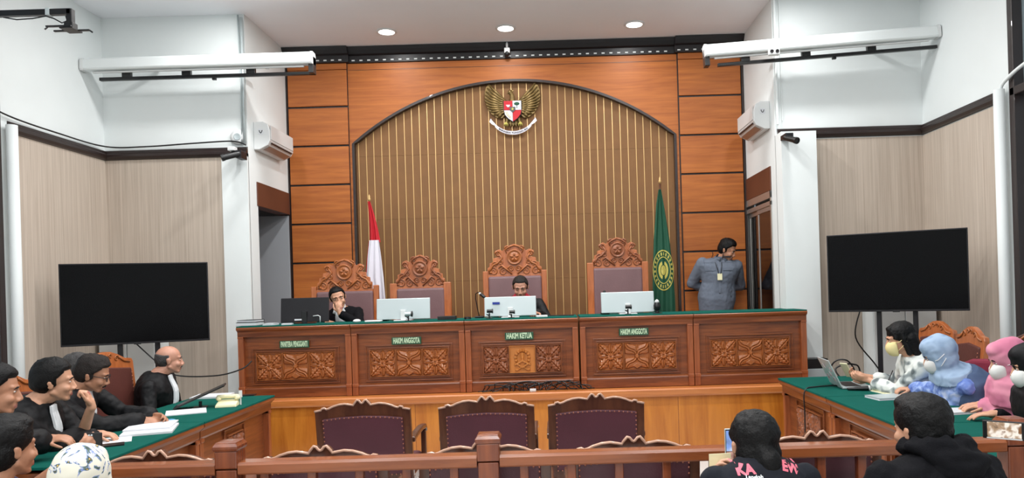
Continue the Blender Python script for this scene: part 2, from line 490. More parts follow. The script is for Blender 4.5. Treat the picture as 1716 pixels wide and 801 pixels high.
            hb.cap(hp(0.012, -0.115, -0.04), hp(0.03, -0.11, -0.17), 0.046, 0.050)
            hb.cap(hp(0.0, -0.09, -0.05), hp(-0.035, -0.10, -0.18), 0.055, 0.045)
            hb.cap(hp(0.02, -0.10, -0.14), hp(0.01, -0.10, -0.225), 0.060, 0.030)
        if fitted:
            th = {'short': 0.012, 'crop': 0.007, 'bald': 0.003}[hair_style]
            cl01 = lambda q: max(0.0, min(1.0, q))
            def hairness(r_, f_, u_):
                top = cl01((u_ - 0.070 + 0.10 * max(0, abs(r_) - 0.03)) / 0.014 + 0.5)
                side = cl01((0.014 + 0.034 * cl01((u_ - 0.022) / 0.035) - f_) / 0.012 + 0.5) * cl01((u_ + 0.022) / 0.012 + 0.5)
                nape = cl01((-0.026 - f_) / 0.012 + 0.5) * cl01((u_ + 0.062) / 0.012 + 0.5)
                if hair_style == 'bald':
                    return max(side * cl01((-0.004 - f_) / 0.012 + 0.5), nape) * cl01((0.046 + 0.25 * max(0, -f_ - .05) - u_) / 0.02 + 0.5)
                return max(top, side, nape)
            for j in range(0, 41):
                phi = -PI / 2 + PI * j / 40
                row = []
                for k in range(56):
                    a_ = 2 * PI * k / 56
                    x = 0.078 * math.cos(phi) * math.cos(a_); y = -0.012 + 0.097 * math.cos(phi) * math.sin(a_); z = 0.030 + 0.087 * math.sin(phi)
                    if z < 0.03: y = y - 0.012 * cl01((0.03 - z) / 0.05) if y < -.01 else y
                    z = 0.03 + (z - 0.03) * (1.12 if z < 0.03 else 1)
                    hn = hairness(x, y, z)
                    nn = noise.noise(Vector((x * 30 + seed, y * 30, z * 30))) * 0.35 + noise.noise(Vector((x * 110 + seed, y * 110, z * 50))) * 0.22
                    big = 1 + 0.9 * cl01((z - 0.05) / 0.05) * (1 if hair_style == 'short' else 0)
                    off_ = hn * th * big * (1 + nn) - (1 - hn) * 0.012
                    d_ = Vector((x / 0.078, (y + 0.012) / 0.097, (z - 0.03) / 0.087)).normalized()
                    row.append(hp(x + d_.x * off_, y + d_.y * off_, z + d_.z * off_))
                hb.v += [tuple(q) for q in row]
            for j in range(40):
                for k in range(56):
                    k2 = (k + 1) % 56
                    hb.f.append([j * 56 + k, j * 56 + k2, (j + 1) * 56 + k2, (j + 1) * 56 + k]); hb.m.append(0)
            me = hb.mesh('hair')
            for q in me.polygons: q.use_smooth = True
        else:
            me = remesh(hb, 0.006, 2)
            noisy(me, 0.005, 26, seed, (1, 1, 1), 0.0028, 70)
        # trim hair that would lie over the face and ears
        me.transform(Matrix.Translation(inv))
        link_mesh('hair', me, MAT[hair], root)
    # ---- mask
    if mask:
        m = MB()
        pr = [(-0.004, 0.050, 0.016), (-0.010, 0.062, 0.024), (-0.028, 0.068, 0.040), (-0.052, 0.068, 0.047), (-0.078, 0.064, 0.042), (-0.104, 0.052, 0.027), (-0.116, 0.036, 0.010)]
        rg = []
        for u, w, dd in pr:
            rg.append([hp(w * math.cos(a), 0.040 + (0.028 + dd) * math.sin(a) * 1.0, u) for a in [PI * k / 12 for k in range(13)]] +
                      [hp(w * 0.9 * math.cos(a), 0.036 + (0.022 + dd) * math.sin(a) * 0.96, u) for a in [PI * k / 12 for k in range(12, -1, -1)]])
        m.rings(rg)
        mo = part(m, 'face_mask', mask_mat)
        for sd in (-1, 1):
            st = MB(); k_ = 0.086 if not hijab else 0.105
            st.tube([hp(sd * 0.056, 0.052, -0.02), hp(sd * k_, 0.02, -0.008), hp(sd * (k_ + 0.003), -0.03, 0.018)], 0.0024, 6)
            st.tube([hp(sd * 0.050, 0.050, -0.085), hp(sd * k_ * 0.95, 0.01, -0.05), hp(sd * (k_ + 0.003), -0.03, -0.012)], 0.0024, 6)
            part(st, 'ear_loop', mask_mat, par=mo)
    # ---- headscarf
    if hijab:
        hj = MB()
        hj.ball(hp(0, -0.022, 0.026), (0.098 * hsc, 0.112 * hsc, 0.112 * hsc), H, 26, 18)
        hj.ball(hp(0, 0.012, 0.072), (0.078 * hsc, 0.082 * hsc, 0.058 * hsc), H, 20, 12)
        hj.ball(hp(0, -0.025, -0.045), (0.100 * hsc, 0.090 * hsc, 0.085 * hsc), H, 20, 14)
        for sd in (-1, 1):
            hj.cap(hp(sd * 0.068, 0.022, 0.05), hp(sd * 0.066, 0.022, -0.05), 0.022, 0.024)
            hj.cap(hp(sd * 0.066, 0.022, -0.05), hp(sd * 0.03, 0.045, -0.125), 0.026, 0.022)
        hj.cap(hp(-0.03, 0.04, -0.128), hp(0.03, 0.04, -0.128), 0.024, 0.024)
        # drape on the shoulders and chest
        a0 = hp(0, -0.01, -0.08)
        rg = []
        for k, (q, a, bb, o) in enumerate(((0.0, 0.085, 0.090, 0.0), (0.35, 0.100, 0.105, 0.01), (0.7, 0.150, 0.120, 0.015), (1.0, 0.205, 0.145, 0.015), (1.5, 0.225, 0.165, 0.02), (2.1, 0.220, 0.168, 0.03))):
            if q > drape: continue
            c = a0 + (neck - a0) * min(q, 1) - t * max(0, q - 1) * 0.13 + fr * o
            w_ = 1 - (1 - dw) * min(1, q / 0.7)
            rg.append(ell_ring(c, S, a * (shw / 0.185) * w_, bb * w_, 24))
        hj.rings(list(reversed(rg)))
        if hs == 'long':   # a long shawl down the back
            rg = [ell_ring(sp(k, -0.01), S, a + 0.04, bb + 0.045, 24) for k, a, bb in ((0.05, 0.19, 0.14), (0.4, 0.18, 0.14), (0.75, 0.19, 0.14), (0.97, 0.12, 0.10))]
            hj.rings(rg)
        me = remesh(hj, 0.007, 4)
        noisy(me, 0.010, 9, seed, (1.2, 1.2, 0.5), 0.003, 30)
        me.transform(Matrix.Translation(inv))
        out['hijab'] = link_mesh('headscarf', me, hijab, root)
    # ---- lawyer's white bands and shoulder facings
    if jabot:
        j = MB()
        rg = []
        n_ = 7
        for i in range(9):
            q = i / 8; k = 0.985 - q * 0.46
            wd = 0.028 + 0.020 * q
            wpr = 0.125 * b + 0.022 + (0.03 if q > 0 else -0.02)
            row = []
            z0 = -0.0
            for a in range(n_):
                x = -wd + 2 * wd * a / (n_ - 1)
                # torso depth profile
                kk = k; dep = 0
                for (k0, a0_, b0, o0), (k1, a1_, b1, o1) in zip(prof[:-1], prof[1:]):
                    if k0 <= kk <= k1:
                        s_ = (kk - k0) / (k1 - k0); dep = (b0 + (b1 - b0) * s_) * b + o0 + (o1 - o0) * s_
                row.append(sp(k, dep + 0.030 + 0.004 * (a % 2)) + rr * x)
            back = [p - fr * 0.014 for p in reversed(row)]
            rg.append(row + back)
        j.rings(rg)
        part(j, 'white_bands', MAT['white_cloth'], False)
    if collar:
        c = MB()
        for sd in (-1, 1):
            c.rings([[sp(1.0, 0.07) + rr * sd * 0.004, sp(0.93, 0.105) + rr * sd * 0.03, sp(0.97, 0.08) + rr * sd * 0.065, sp(1.03, 0.055) + rr * sd * 0.05],
                     [sp(1.0, 0.08) + rr * sd * 0.004, sp(0.93, 0.115) + rr * sd * 0.03, sp(0.97, 0.09) + rr * sd * 0.068, sp(1.03, 0.064) + rr * sd * 0.054]])
        c.lathe([(0.060, -0.02), (0.064, -0.02), (0.067, 0.018), (0.060, 0.018)], sp(1.0, -0.004), 20, S)
        part(c, 'collar', collar, True)
    return out
# ---------------------------------------------------------------- materials of the place
MAT = {}
def M_(k, m): MAT[k] = m; return m
M_('skin', plain('skin', srgb(196, 146, 118), 0.5, vary=0.08, vscale=25))
M_('skin_dark', plain('skin_dark', srgb(172, 122, 95), 0.5, vary=0.08, vscale=25))
M_('skin_red', plain('skin_ruddy', srgb(190, 138, 116), 0.45, vary=0.08, vscale=25))
M_('lips', plain('lips', srgb(160, 98, 88), 0.45))
M_('black_hair', plain('black_hair', srgb(6, 5, 6), 0.55, spec=.22, bump=0.4, bscale=150))
M_('grey_hair', plain('grey_hair', srgb(70, 68, 68), 0.7, spec=.2, bump=0.7, bscale=150, vary=0.3, vscale=40))
M_('brown_hair', plain('brown_hair', srgb(34, 28, 26), 0.6, spec=.25, bump=0.7, bscale=150, vary=0.3, vscale=40))
M_('shoe', plain('shoe_leather', srgb(22, 20, 20), 0.35))
M_('dark_cloth', plain('dark_trouser_cloth', srgb(34, 34, 40), 0.85))
M_('black_robe', plain('black_robe_cloth', srgb(13, 13, 16), 0.62, spec=.25, bump=0.3, bscale=25, vary=0.25, vscale=14))
M_('blue_satin', plain('dark_blue_satin', srgb(52, 60, 84), 0.35, bump=0.3, bscale=25))
M_('black_knit', plain('black_knit', srgb(14, 14, 18), 0.9, spec=.15, bump=0.3, bscale=180))
M_('charcoal_tee', plain('charcoal_cotton', srgb(28, 30, 37), 0.9, spec=.2, bump=0.2, bscale=60))
M_('white_cloth', plain('white_cloth', srgb(226, 228, 232), 0.8))
M_('red_cloth', plain('red_cloth', srgb(175, 25, 50), 0.7))
M_('eye_white', plain('eye_white', srgb(215, 210, 205), 0.3))
M_('iris', plain('iris', srgb(28, 18, 14), 0.2))
M_('black_plastic', plain('black_plastic', srgb(18, 18, 20), 0.35))
M_('dark_metal', plain('dark_metal', srgb(28, 26, 30), 0.4, 0.3))
M_('white_plastic', plain('white_plastic', srgb(216, 218, 218), 0.35))
M_('silver', plain('silver_plastic', srgb(186, 196, 198), 0.32, 0.25))
M_('screen_black', plain('screen_glass', srgb(7, 7, 9), 0.25, spec=0.1))
M_('paper', plain('paper', srgb(212, 214, 218), 0.8))
M_('yellow_paper', plain('yellow_paper', srgb(232, 226, 186), 0.8))
M_('wall_white', plain('white_wall_paint', srgb(226, 231, 231), 0.75, vary=0.03, vscale=1.3, bump=0.05, bscale=20))
M_('ceiling_paint', plain('ceiling_paint', srgb(238, 240, 244), 0.85, vary=0.03, vscale=1.0))
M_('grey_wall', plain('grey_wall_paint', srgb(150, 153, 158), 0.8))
M_('floor', plain('floor_tile', srgb(205, 203, 200), 0.35, vary=0.06, vscale=3))
M_('trim_dark', plain('dark_brown_moulding', srgb(36, 21, 18), 0.4, coat=0.2))
M_('cornice', plain('black_cornice', srgb(14, 13, 18), 0.45))
M_('beige', wood('beige_laminate', srgb(172, 157, 143), srgb(199, 185, 171), (60, 60, .9), 0.6, (0.3, 0.7), 0.0, 4, 0.02))
M_('orange_wood', wood('orange_veneer', srgb(146, 74, 20), srgb(186, 108, 42), (1.3, 8, 22), 0.55, (0.28, 0.72), 0.0))
M_('stage_wood', wood('honey_veneer', srgb(166, 90, 24), srgb(208, 132, 48), (9, 9, 0.9), 0.3, (0.3, 0.7), 0.3))
M_('stage_edge', wood('platform_edge_wood', srgb(170, 92, 40), srgb(212, 136, 72), (1.0, 14, 18), 0.3, (0.3, 0.7), 0.3))
M_('bench_wood', wood('reddish_teak', srgb(94, 44, 20), srgb(148, 82, 42), (2.0, 14, 26), 0.33, (0.3, 0.72), 0.25))
M_('bench_post', wood('reddish_teak_upright', srgb(120, 58, 28), srgb(170, 96, 54), (24, 24, 2.0), 0.33, (0.3, 0.72), 0.25))
M_('carving', plain('carved_teak', srgb(160, 92, 46), 0.36, vary=0.15, vscale=9, coat=0.2))
M_('carving_gold', plain('carved_light_teak', srgb(190, 120, 58), 0.36, vary=0.12, vscale=9, coat=0.2))
M_('carving_dark', plain('carved_dark_teak', srgb(140, 80, 48), 0.4, vary=0.15, vscale=9, coat=0.2))
M_('rail_wood', wood('railing_mahogany', srgb(112, 56, 28), srgb(156, 88, 48), (1.6, 20, 26), 0.25, (0.3, 0.72), 0.4))
M_('rail_post', wood('railing_post_mahogany', srgb(96, 42, 20), srgb(138, 70, 36), (24, 24, 2), 0.25, (0.3, 0.72), 0.4))
M_('chair_wood', wood('walnut_chair_frame', srgb(64, 34, 24), srgb(98, 58, 38), (18, 18, 2.5), 0.25, (0.3, 0.72), 0.4))
M_('chair_teak', wood('teak_chair_frame', srgb(150, 78, 38), srgb(190, 112, 64), (18, 18, 2.5), 0.28, (0.3, 0.72), 0.35))
M_('edge_highlight', plain('crest_edge_highlight', srgb(186, 146, 124), 0.22, coat=0.5))  # pale colour stands in for ceiling-light highlights on the chair crests
M_('maroon', plain('maroon_leather', srgb(82, 42, 52), 0.42, bump=0.15, bscale=120, vary=0.1, vscale=4))
M_('mauve', plain('mauve_leather', srgb(118, 88, 90), 0.42, bump=0.15, bscale=120, vary=0.08, vscale=4))
M_('brown_leather', plain('brown_leather', srgb(88, 48, 42), 0.4, bump=0.15, bscale=120, vary=0.1, vscale=5))
M_('wine_cloth', plain('wine_upholstery', srgb(120, 24, 48), 0.8, bump=0.1, bscale=90))
M_('brass', plain('brass_nail', srgb(170, 110, 90), 0.35, 0.7))
M_('felt', plain('green_felt', srgb(4, 82, 72), 0.95, spec=.15, vary=0.08, vscale=8, bump=0.15, bscale=300))
M_('tan_panel', plain('tan_fabric_panel', srgb(122, 84, 46), 0.7, vary=0.07, vscale=7))
M_('tan_panel_red', plain('tan_fabric_panel_faded', srgb(166, 122, 80), 0.7, vary=0.07, vscale=7))
M_('gold', plain('gold_strip', srgb(205, 168, 112), 0.35, 0.3))
M_('green_flag', plain('green_flag_cloth', srgb(14, 74, 52), 0.7))
M_('flag_gold', plain('flag_gold_print', srgb(190, 180, 90), 0.7))
M_('red_flag', plain('red_flag_cloth', srgb(190, 28, 42), 0.7))
M_('white_flag', plain('white_flag_cloth', srgb(222, 220, 230), 0.7))
M_('aluminium', plain('aluminium', srgb(176, 172, 168), 0.3, 0.7))
M_('brown_board', plain('brown_lintel_board', srgb(92, 52, 36), 0.45, vary=0.08, vscale=3))
M_('lamp', plain('lamp_lens', srgb(255, 255, 255), 0.4, emit=(1, 0.97, 0.92, 1), es=9.0))
M_('plaque_green', plain('plaque_green', srgb(38, 78, 54), 0.4))
M_('plaque_pale', plain('plaque_lettering', srgb(196, 220, 186), 0.5))
M_('bronze', plain('antique_bronze', srgb(120, 98, 56), 0.4, 0.5, vary=0.25, vscale=20))
M_('glass_dark', plain('dark_door_glass', srgb(14, 11, 12), 0.04, spec=0.9))
def glass_pane(name, col):
    m, nt, b = new_mat(name)
    b.inputs['Base Color'].default_value = col; b.inputs['Roughness'].default_value = 0.35
    b.inputs['Transmission Weight'].default_value = 0.7
    return m
M_('frosted', glass_pane('frosted_window_glass', srgb(205, 220, 225)))

# ---------------------------------------------------------------- the shell of the room
XL, XR = -4.67, 3.96          # side walls
YF, YB, YN = 7.80, 9.10, -3.0 # facing walls of the two alcoves, back wall behind the judges, wall behind the camera
RL, RR = -3.16, 2.40          # return walls either side of the judges' niche
ZH = 4.60
def struct(name, mb, mat, parent=None, bevel=0, **k):
    o = mb.build(name, mat, parent, bevel=bevel, **k)
    if parent is None: o['kind'] = 'structure'
    return o
def bx(*a, M=None): return MB().box(*a, M=M)

struct('floor', bx(XL - .2, XR + .2, YN - .2, YB + .5, -0.12, 0), MAT['floor'])
struct('ceiling', bx(XL - .2, XR + .2, YN - .2, YB + .5, ZH, ZH + .12), MAT['ceiling_paint'])
# side walls with their tall windows
for side, xa, xb, nm in ((-1, XL - .2, XL, 'left'), (1, XR, XR + .2, 'right')):
    m = MB()
    m.box(xa, xb, 6.28, 7.95, 0, ZH)            # solid stretch beside the alcove
    m.box(xa, xb, YN - .2, 3.2, 0, ZH)
    m.box(xa, xb, 3.2, 6.28, 0, .85); m.box(xa, xb, 3.2, 6.28, 4.42, ZH)
    w = struct('wall_' + nm, m, MAT['wall_white'])
    x0, x1 = (XL - .012, XL + .012) if side < 0 else (XR - .012, XR + .012)
    # beige laminate below the moulding
    lam = bx(min(x0, x1), max(x0, x1), 6.46, YF, 0.1, 3.10)
    struct('wall_panelling', lam, MAT['beige'], w)
    # window
    fr = MB(); xi = XL + .03 if side < 0 else XR - .03; xo = XL - .10 if side < 0 else XR + .10
    a, b_ = min(xi, xo), max(xi, xo)
    for y in (3.2, 4.22, 5.25, 6.22): fr.box(a, b_, y, y + .07, .85, 4.42)
    for z in (.85, 3.12, 4.36): fr.box(a, b_, 3.2, 6.28, z, z + .07)
    wi = struct('window_1' if side < 0 else 'window_2', fr, MAT['trim_dark'], bevel=.006)
    xg = XL - .06 if side < 0 else XR + .06
    struct('window_pane', bx(xg - .004, xg + .004, 3.2, 6.28, .86, 4.41), MAT['frosted'], wi)
    struct('window_sill', bx(a - .02, b_ + .02, 3.15, 6.32, .80, .86), MAT['wall_white'], wi, bevel=.006)
struct('wall_rear', bx(XL - .2, XR + .2, YN - .2, YN, 0, ZH), MAT['wall_white'])
# facing alcove walls with their columns
wl = struct('wall_left_alcove', bx(XL, RL, YF, YF + .14, 0, ZH), MAT['wall_white'])
struct('wall_panelling', bx(XL, -3.43, YF - .012, YF + .01, 0.1, 3.10), MAT['beige'], wl)
wr = struct('wall_right_alcove', bx(RR, XR, YF, YF + .14, 0, ZH), MAT['wall_white'])
struct('wall_panelling', bx(2.76, XR, YF - .012, YF + .01, 0.1, 3.10), MAT['beige'], wr)
struct('wall_column', bx(RR, 2.76, 7.60, YF + .01, 0, 3.15), MAT['wall_white'], wr)
struct('wall_column', bx(-3.43, RL, YF - .03, YF + .01, 0, 3.13), MAT['wall_white'], wl)
# return walls with the two doorways (sill at platform height)
PZ = 0.62
m = MB(); m.box(RL - .12, RL, YF + .14, 8.03, 0, ZH); m.box(RL - .12, RL, 8.03, YB, 2.86, ZH); m.box(RL - .12, RL, 8.03, YB, 0, PZ)
rl = struct('wall_left_return', m, MAT['wall_white'])
m = MB(); m.box(RR, RR + .12, YF + .14, 7.98, 0, ZH); m.box(RR, RR + .12, 7.98, YB, 2.86, ZH); m.box(RR, RR + .12, 7.98, YB, 0, PZ)
rr_ = struct('wall_right_return', m, MAT['wall_white'])
d1 = struct('door_1', bx(RL - .13, RL + .012, 8.0, YB, 2.60, 2.86), MAT['brown_board'], bevel=.004)
# little lobby seen through the open left doorway
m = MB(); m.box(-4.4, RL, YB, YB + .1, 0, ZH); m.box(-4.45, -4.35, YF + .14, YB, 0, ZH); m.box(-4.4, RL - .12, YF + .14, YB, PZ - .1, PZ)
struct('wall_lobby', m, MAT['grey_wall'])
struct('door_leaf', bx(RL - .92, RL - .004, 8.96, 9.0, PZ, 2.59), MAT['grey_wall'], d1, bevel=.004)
struct('wall_back', bx(RL - .12, RR + .12, YB, YB + .15, 0, ZH), MAT['wall_white'])
# sliding door on the right
m = MB(); xd = RR - .012
for z0, z1 in ((2.52, 2.60), (2.44, 2.49)): m.box(xd, RR + .10, 7.98, YB - .02, z0, z1)
m.box(xd, RR + .015, 9.0, YB - .02, PZ, 2.6); m.box(xd, RR + .03, 7.98, 8.02, PZ, 2.6)
d2 = struct('door_2', m, MAT['aluminium'], bevel=.004)
struct('lintel_board', bx(RR - .014, RR + .13, 7.98, YB - .01, 2.60, 2.86), MAT['brown_board'], d2, bevel=.004)
for y0, y1, x in ((8.02, 8.56, RR + .012), (8.52, 9.0, RR + .034)):
    f = MB()
    f.box(x - .010, x + .010, y0, y0 + .035, PZ, 2.44); f.box(x - .010, x + .010, y1 - .035, y1, PZ, 2.44)
    f.box(x - .015, x + .015, y0, y1, 2.39, 2.44); f.box(x - .015, x + .015, y0, y1, PZ, PZ + .06)
    fo = struct('sliding_panel', f, MAT['aluminium'], d2, bevel=.003)
    struct('door_glass', bx(x - .003, x + .003, y0 + .03, y1 - .03, PZ + .05, 2.40), MAT['glass_dark'], fo)
struct('wall_closet', bx(RR + .13, RR + .2, 7.95, YB, 0, 2.9), MAT['brown_board'])

struct('trim_6', bx(2.758, 2.772, YF - .05, YF - .011, .1, 3.10), MAT['trim_dark'])
# mouldings and baseboards
def mould(name, pts, z, mat, prof=((0, 0), (.035, .01), (.05, .035), (.05, .06), (.03, .075), (.03, .1), (0, .11))):
    """profile run along a polyline in plan; normals given per point as offset directions"""
    m = MB(); rg = []
    for (x, y, nx, ny) in pts:
        rg.append([(x + nx * o, y + ny * o, z + h) for o, h in prof])
    m.rings(rg); return struct(name, m, mat)
mould('trim_1', [(XL, 6.40, 1, 0), (XL, YF, 1, -1), (RL + .0, YF, 0, -1)], 3.09, MAT['trim_dark'])
mould('trim_2', [(XR, 6.44, -1, 0), (XR, YF, -1, -1), (2.42, YF, 0, -1)], 3.11, MAT['trim_dark'])
mould('baseboard_left', [(XL, 6.30, 1, 0), (XL, YF, 1, -1), (-3.16, YF - .03, 0, -1)], 0.0, MAT['cornice'], ((0, 0), (.02, 0), (.02, .1), (0, .11)))
mould('baseboard_right', [(XR, 6.30, -1, 0), (XR, YF, -1, -1), (2.76, YF, 0, -1)], 0.0, MAT['cornice'], ((0, 0), (.02, 0), (.02, .1), (0, .11)))

# ---------------------------------------------------------------- judges' back wall in wood
PB = YB                       # plane of the plaster
XA, XB = -2.41, 1.60          # inner edges of the side pilasters
pan = tag(empty('wall_panelling_back', (0, 0, 0)), kind='structure')
ZT = 4.42
# side pilasters of stacked boards
for xa, xb in ((RL + .015, XA), (XB, RR - .03)):
    c = MB(); c.box(xa, xb, PB - .10, PB, PZ, ZT); 
    back = struct('pilaster', c, MAT['cornice'], pan)
    edges = [ZT - 0.02, 4.365] if False else None
    zs = [ZT, 4.345] + [3.895 - .472 * k for k in range(0, 7)] + [PZ]
    for z1, z0 in zip(zs[:-1], zs[1:]):
        if z1 - z0 < .03: continue
        g0 = .011 if z0 > PZ + .01 else 0; g1 = .011 if z1 < ZT - .01 else 0
        if z1 == 4.345: g1 = .004
        if z0 == 4.345: g0 = .002
        struct('pilaster_board', bx(xa + .012, xb - .006, PB - .122, PB - .098, z0 + g0, z1 - g1), MAT['orange_wood'], back, bevel=.004)
# arched field
XC, HW, ZS, RISE = (XA + .03 + XB - .03) / 2, (XB - XA - .06) / 2, 3.445, .73
RAD = (HW * HW + RISE * RISE) / (2 * RISE)
zc0 = ZS + RISE - RAD; a0 = math.asin(HW / RAD)
arc = [(XC + RAD * math.sin(a0 * (1 - 2 * k / 48)), zc0 + RAD * math.cos(a0 * (1 - 2 * k / 48))) for k in range(49)]  # right to left
out = [(XA, ZT), (XA, PZ), (XC - HW, PZ)] + list(reversed(arc)) + [(XC + HW, PZ), (XB, PZ), (XB, ZT)]
m = MB(); m.prism(out, PB - .085, PB - .02)
struct('arch_board', m, MAT['orange_wood'], pan)
struct('arch_seam', bx(XA + .01, XB - .01, PB - .0865, PB - .084, 4.338, 4.343), MAT['trim_dark'], pan)
# dark bead round the opening
bead = [(XC + HW, PZ)] + arc + [(XC - HW, PZ)]
m = MB()
def off(p, d):
    if p[1] <= ZS + 1e-6: return (p[0] + (d if p[0] < XC else -d), p[1])
    v = Vector((p[0] - XC, p[1] - zc0)); v.normalize(); return (p[0] - v.x * d, p[1] - v.y * d)
m.rings([[(p[0], PB - .100, p[1]), (off(p, .030)[0], PB - .100, off(p, .030)[1]), (off(p, .030)[0], PB - .02, off(p, .030)[1]), (p[0], PB - .02, p[1])] for p in bead])
struct('arch_bead', m, MAT['trim_dark'], pan)
# striped field
m = MB(); inner = [(XC - HW - .01, PZ)] + list(reversed([(x, z + .01) for x, z in arc])) + [(XC + HW + .01, PZ)]
m.prism(inner, PB - .022, PB - .002); struct('striped_field', m, MAT['tan_panel'], pan)
m = MB(); k = 0; x = XC - HW + .06
while x < XC + HW - .03:
    zt = zc0 + math.sqrt(max(0, RAD * RAD - (x - XC) ** 2)) - .03
    wob = .0016 * math.sin(k * 2.3)
    m.box(x - .0045 + wob, x + .0045 + wob, PB - .028, PB - .021, PZ, zt); x += .0945; k += 1
struct('gold_strips', m, MAT['gold'], pan)
m = MB()
for z in (3.30, 2.52, 1.74):
    m.box(XC - HW + .02, XC + HW - .02, PB - .0245, PB - .0215, z, z + .006)
struct('field_seam', m, plain('field_seam', srgb(128, 92, 56), 0.8), pan)
# cornice with its row of white studs, stepped forward over the pilasters
m = MB(); dots = MB()
def cornice(xa, xb, y):
    m.rings([[(x, y, ZT), (x, y - .035, ZT + .005), (x, y - .04, ZT + .085), (x, y - .07, ZT + .10), (x, y - .10, ZT + .14), (x, y - .12, ZH - .005), (x, PB, ZH - .005), (x, PB, ZT)] for x in (xa, xb)])
    n = int((xb - xa) / .095)
    for i in range(n):
        xx = xa + .05 + i * (xb - xa - .06) / n
        dots.box(xx - .018, xx + .018, y - .044, y - .038, ZT + .022, ZT + .036)
cornice(RL, XA + .03, PB - .115); cornice(XB - .03, RR, PB - .115); cornice(XA + .03, XB - .03, PB - .075)
c = struct('trim_3', m, MAT['cornice']); struct('cornice_studs', dots, MAT['wall_white'], c)
# carved door-side strip at the left edge
struct('trim_4', bx(RL + .001, RL + .016, PB - .125, PB - .1, PZ, ZT), MAT['trim_dark'])
struct('trim_5', bx(RR - .03, RR - .002, PB - .13, PB - .1, PZ, ZT), MAT['trim_dark'])

# ---------------------------------------------------------------- platform
pl = thing('platform', 'raised wooden platform with honey coloured front carrying the judges bench', 'platform', (0, 0, 0))
x0, x1 = -2.80, 2.36
struct('front_panel', bx(RL + .3 - .3 + .0, x1 + .02, 7.12, 7.16, 0, PZ - .07), MAT['stage_wood'], pl)
struct('deck', bx(RL + .005, RR - .005, 7.13, YB - .005, PZ - .06, PZ - .004), MAT['stage_edge'], pl)
struct('deck', bx(RR - .005, 2.52, 7.13, 7.59, PZ - .06, PZ - .004), MAT['stage_edge'], pl)
m = MB(); m.rings([[(x, 7.15, PZ - .085), (x, 7.075, PZ - .075), (x, 7.065, PZ - .06), (x, 7.06, PZ - .012), (x, 7.07, PZ), (x, 7.15, PZ)] for x in (RL + .005, 2.52)])
struct('edge_moulding', m, MAT['stage_edge'], pl)
m = MB()
for x in (-1.35, -0.02, 1.18): m.box(x - .002, x + .002, 7.117, 7.121, .02, PZ - .09)
struct('panel_joint', m, MAT['rail_wood'], pl)
struct('side_panel', bx(2.38, 2.42, 7.16, 7.58, 0, PZ - .07), MAT['stage_wood'], pl)

# ---------------------------------------------------------------- carved tiles
def leaf_h(x, y, kind):
    ax, ay = abs(x), abs(y); r = math.hypot(x, y)
    h = 0.0
    a, b = (ax + ay) / 1.4142, (ax - ay) / 1.4142
    if kind == 'flower':
        w = .33 * math.sin(PI * min(1, max(0, (a - .12) / 1.2))) * (1 + .16 * math.cos(a * 26))
        if abs(b) < w: h = .45 + .55 * math.cos(PI / 2 * b / w) - .55 * math.exp(-(b / .035) ** 2) + .12 * math.cos(a * 26 + abs(b) * 14)
        a2, b2 = max(ax, ay), min(ax, ay)
        w2 = .17 * math.sin(PI * min(1, max(0, (a2 - .15) / .85)))
        if b2 < w2: h = max(h, .35 + .45 * math.cos(PI / 2 * b2 / w2) - .4 * math.exp(-(b2 / .03) ** 2))
        if r < .24: h = max(h, .95 + .15 * math.cos(8 * math.atan2(y, x)) * (r / .24) - .4 * (r < .07))
    elif kind == 'butterfly':
        t = math.atan2(y, ax)
        w = .42 * math.sin(PI * min(1, max(0, (a - .05) / 1.3)))
        bb = b + .10 * math.sin(a * 5)
        if abs(bb) < w: h = .4 + .5 * math.cos(PI / 2 * bb / w) - .5 * math.exp(-((bb - .09) / .03) ** 2) - .5 * math.exp(-((bb + .09) / .03) ** 2)
        if y < 0 and ax < .35 and abs(y + .72) < .22 * (1 - ax / .35): h = max(h, .75)
        if y > 0 and ax < .30 and abs(y - .55) < .3 * (1 - ax / .30): h = max(h, .65 - .4 * (ax < .05))
        if r < .15: h = 1.0
    else:   # court seal: wreath round a shield over a scroll
        rr2 = math.hypot(x, (y - .12) * 1.0)
        if .42 < rr2 < .62 and y > -.25: h = .55 + .35 * math.cos(14 * math.atan2(y - .12, x)) 
        if ax < .20 and -.12 < y < .50 - .5 * ax: h = max(h, .8 - .3 * (abs(ax - .1) < .02))
        if abs(y + .12 + .9 * ax * 0.55) < .07 and ax < .62: h = max(h, .75)
        if abs(y + .45 + .12 * math.cos(ax * 6)) < .07 and ax < .5: h = max(h, .8)
        if abs(y + .68 - .10 * math.cos(ax * 7)) < .06 and ax < .6: h = max(h, .6)
        if rr2 < .1: h = 1.0
        h *= .8
    e = max(ax, ay)
    if e > .94: h = .55
    elif e > .90: h = 0
    return max(0, min(1.1, h))
def tile(w, h, kind, n=56, depth=.034):
    """carved relief tile standing in the xz plane facing -y, origin at its centre"""
    m = MB()
    nz = max(8, int(n * h / w))
    m.grid(n, nz, lambda s, t: ((s - .5) * w, -leaf_h(2 * s - 1, 2 * t - 1, kind) * depth, (t - .5) * h))
    k = len(m.v); m.box(-w / 2, w / 2, .0005, .006, -h / 2, h / 2)
    return m
_tiles = {}
def carving(parent, x, y, z, w, h, kind, mat, rz=0, name='carving'):
    key = (round(w, 3), round(h, 3), kind, mat)
    if key not in _tiles:
        o = tile(w, h, kind).build(name, MAT[mat], parent, (x, y, z), rz, smooth=True, recalc=False, angle=50); _tiles[key] = o; return o
    o = _tiles[key].copy(); COL.objects.link(o); o.parent = parent; o.location = (x, y, z); o.rotation_euler = (0, 0, rz); return o

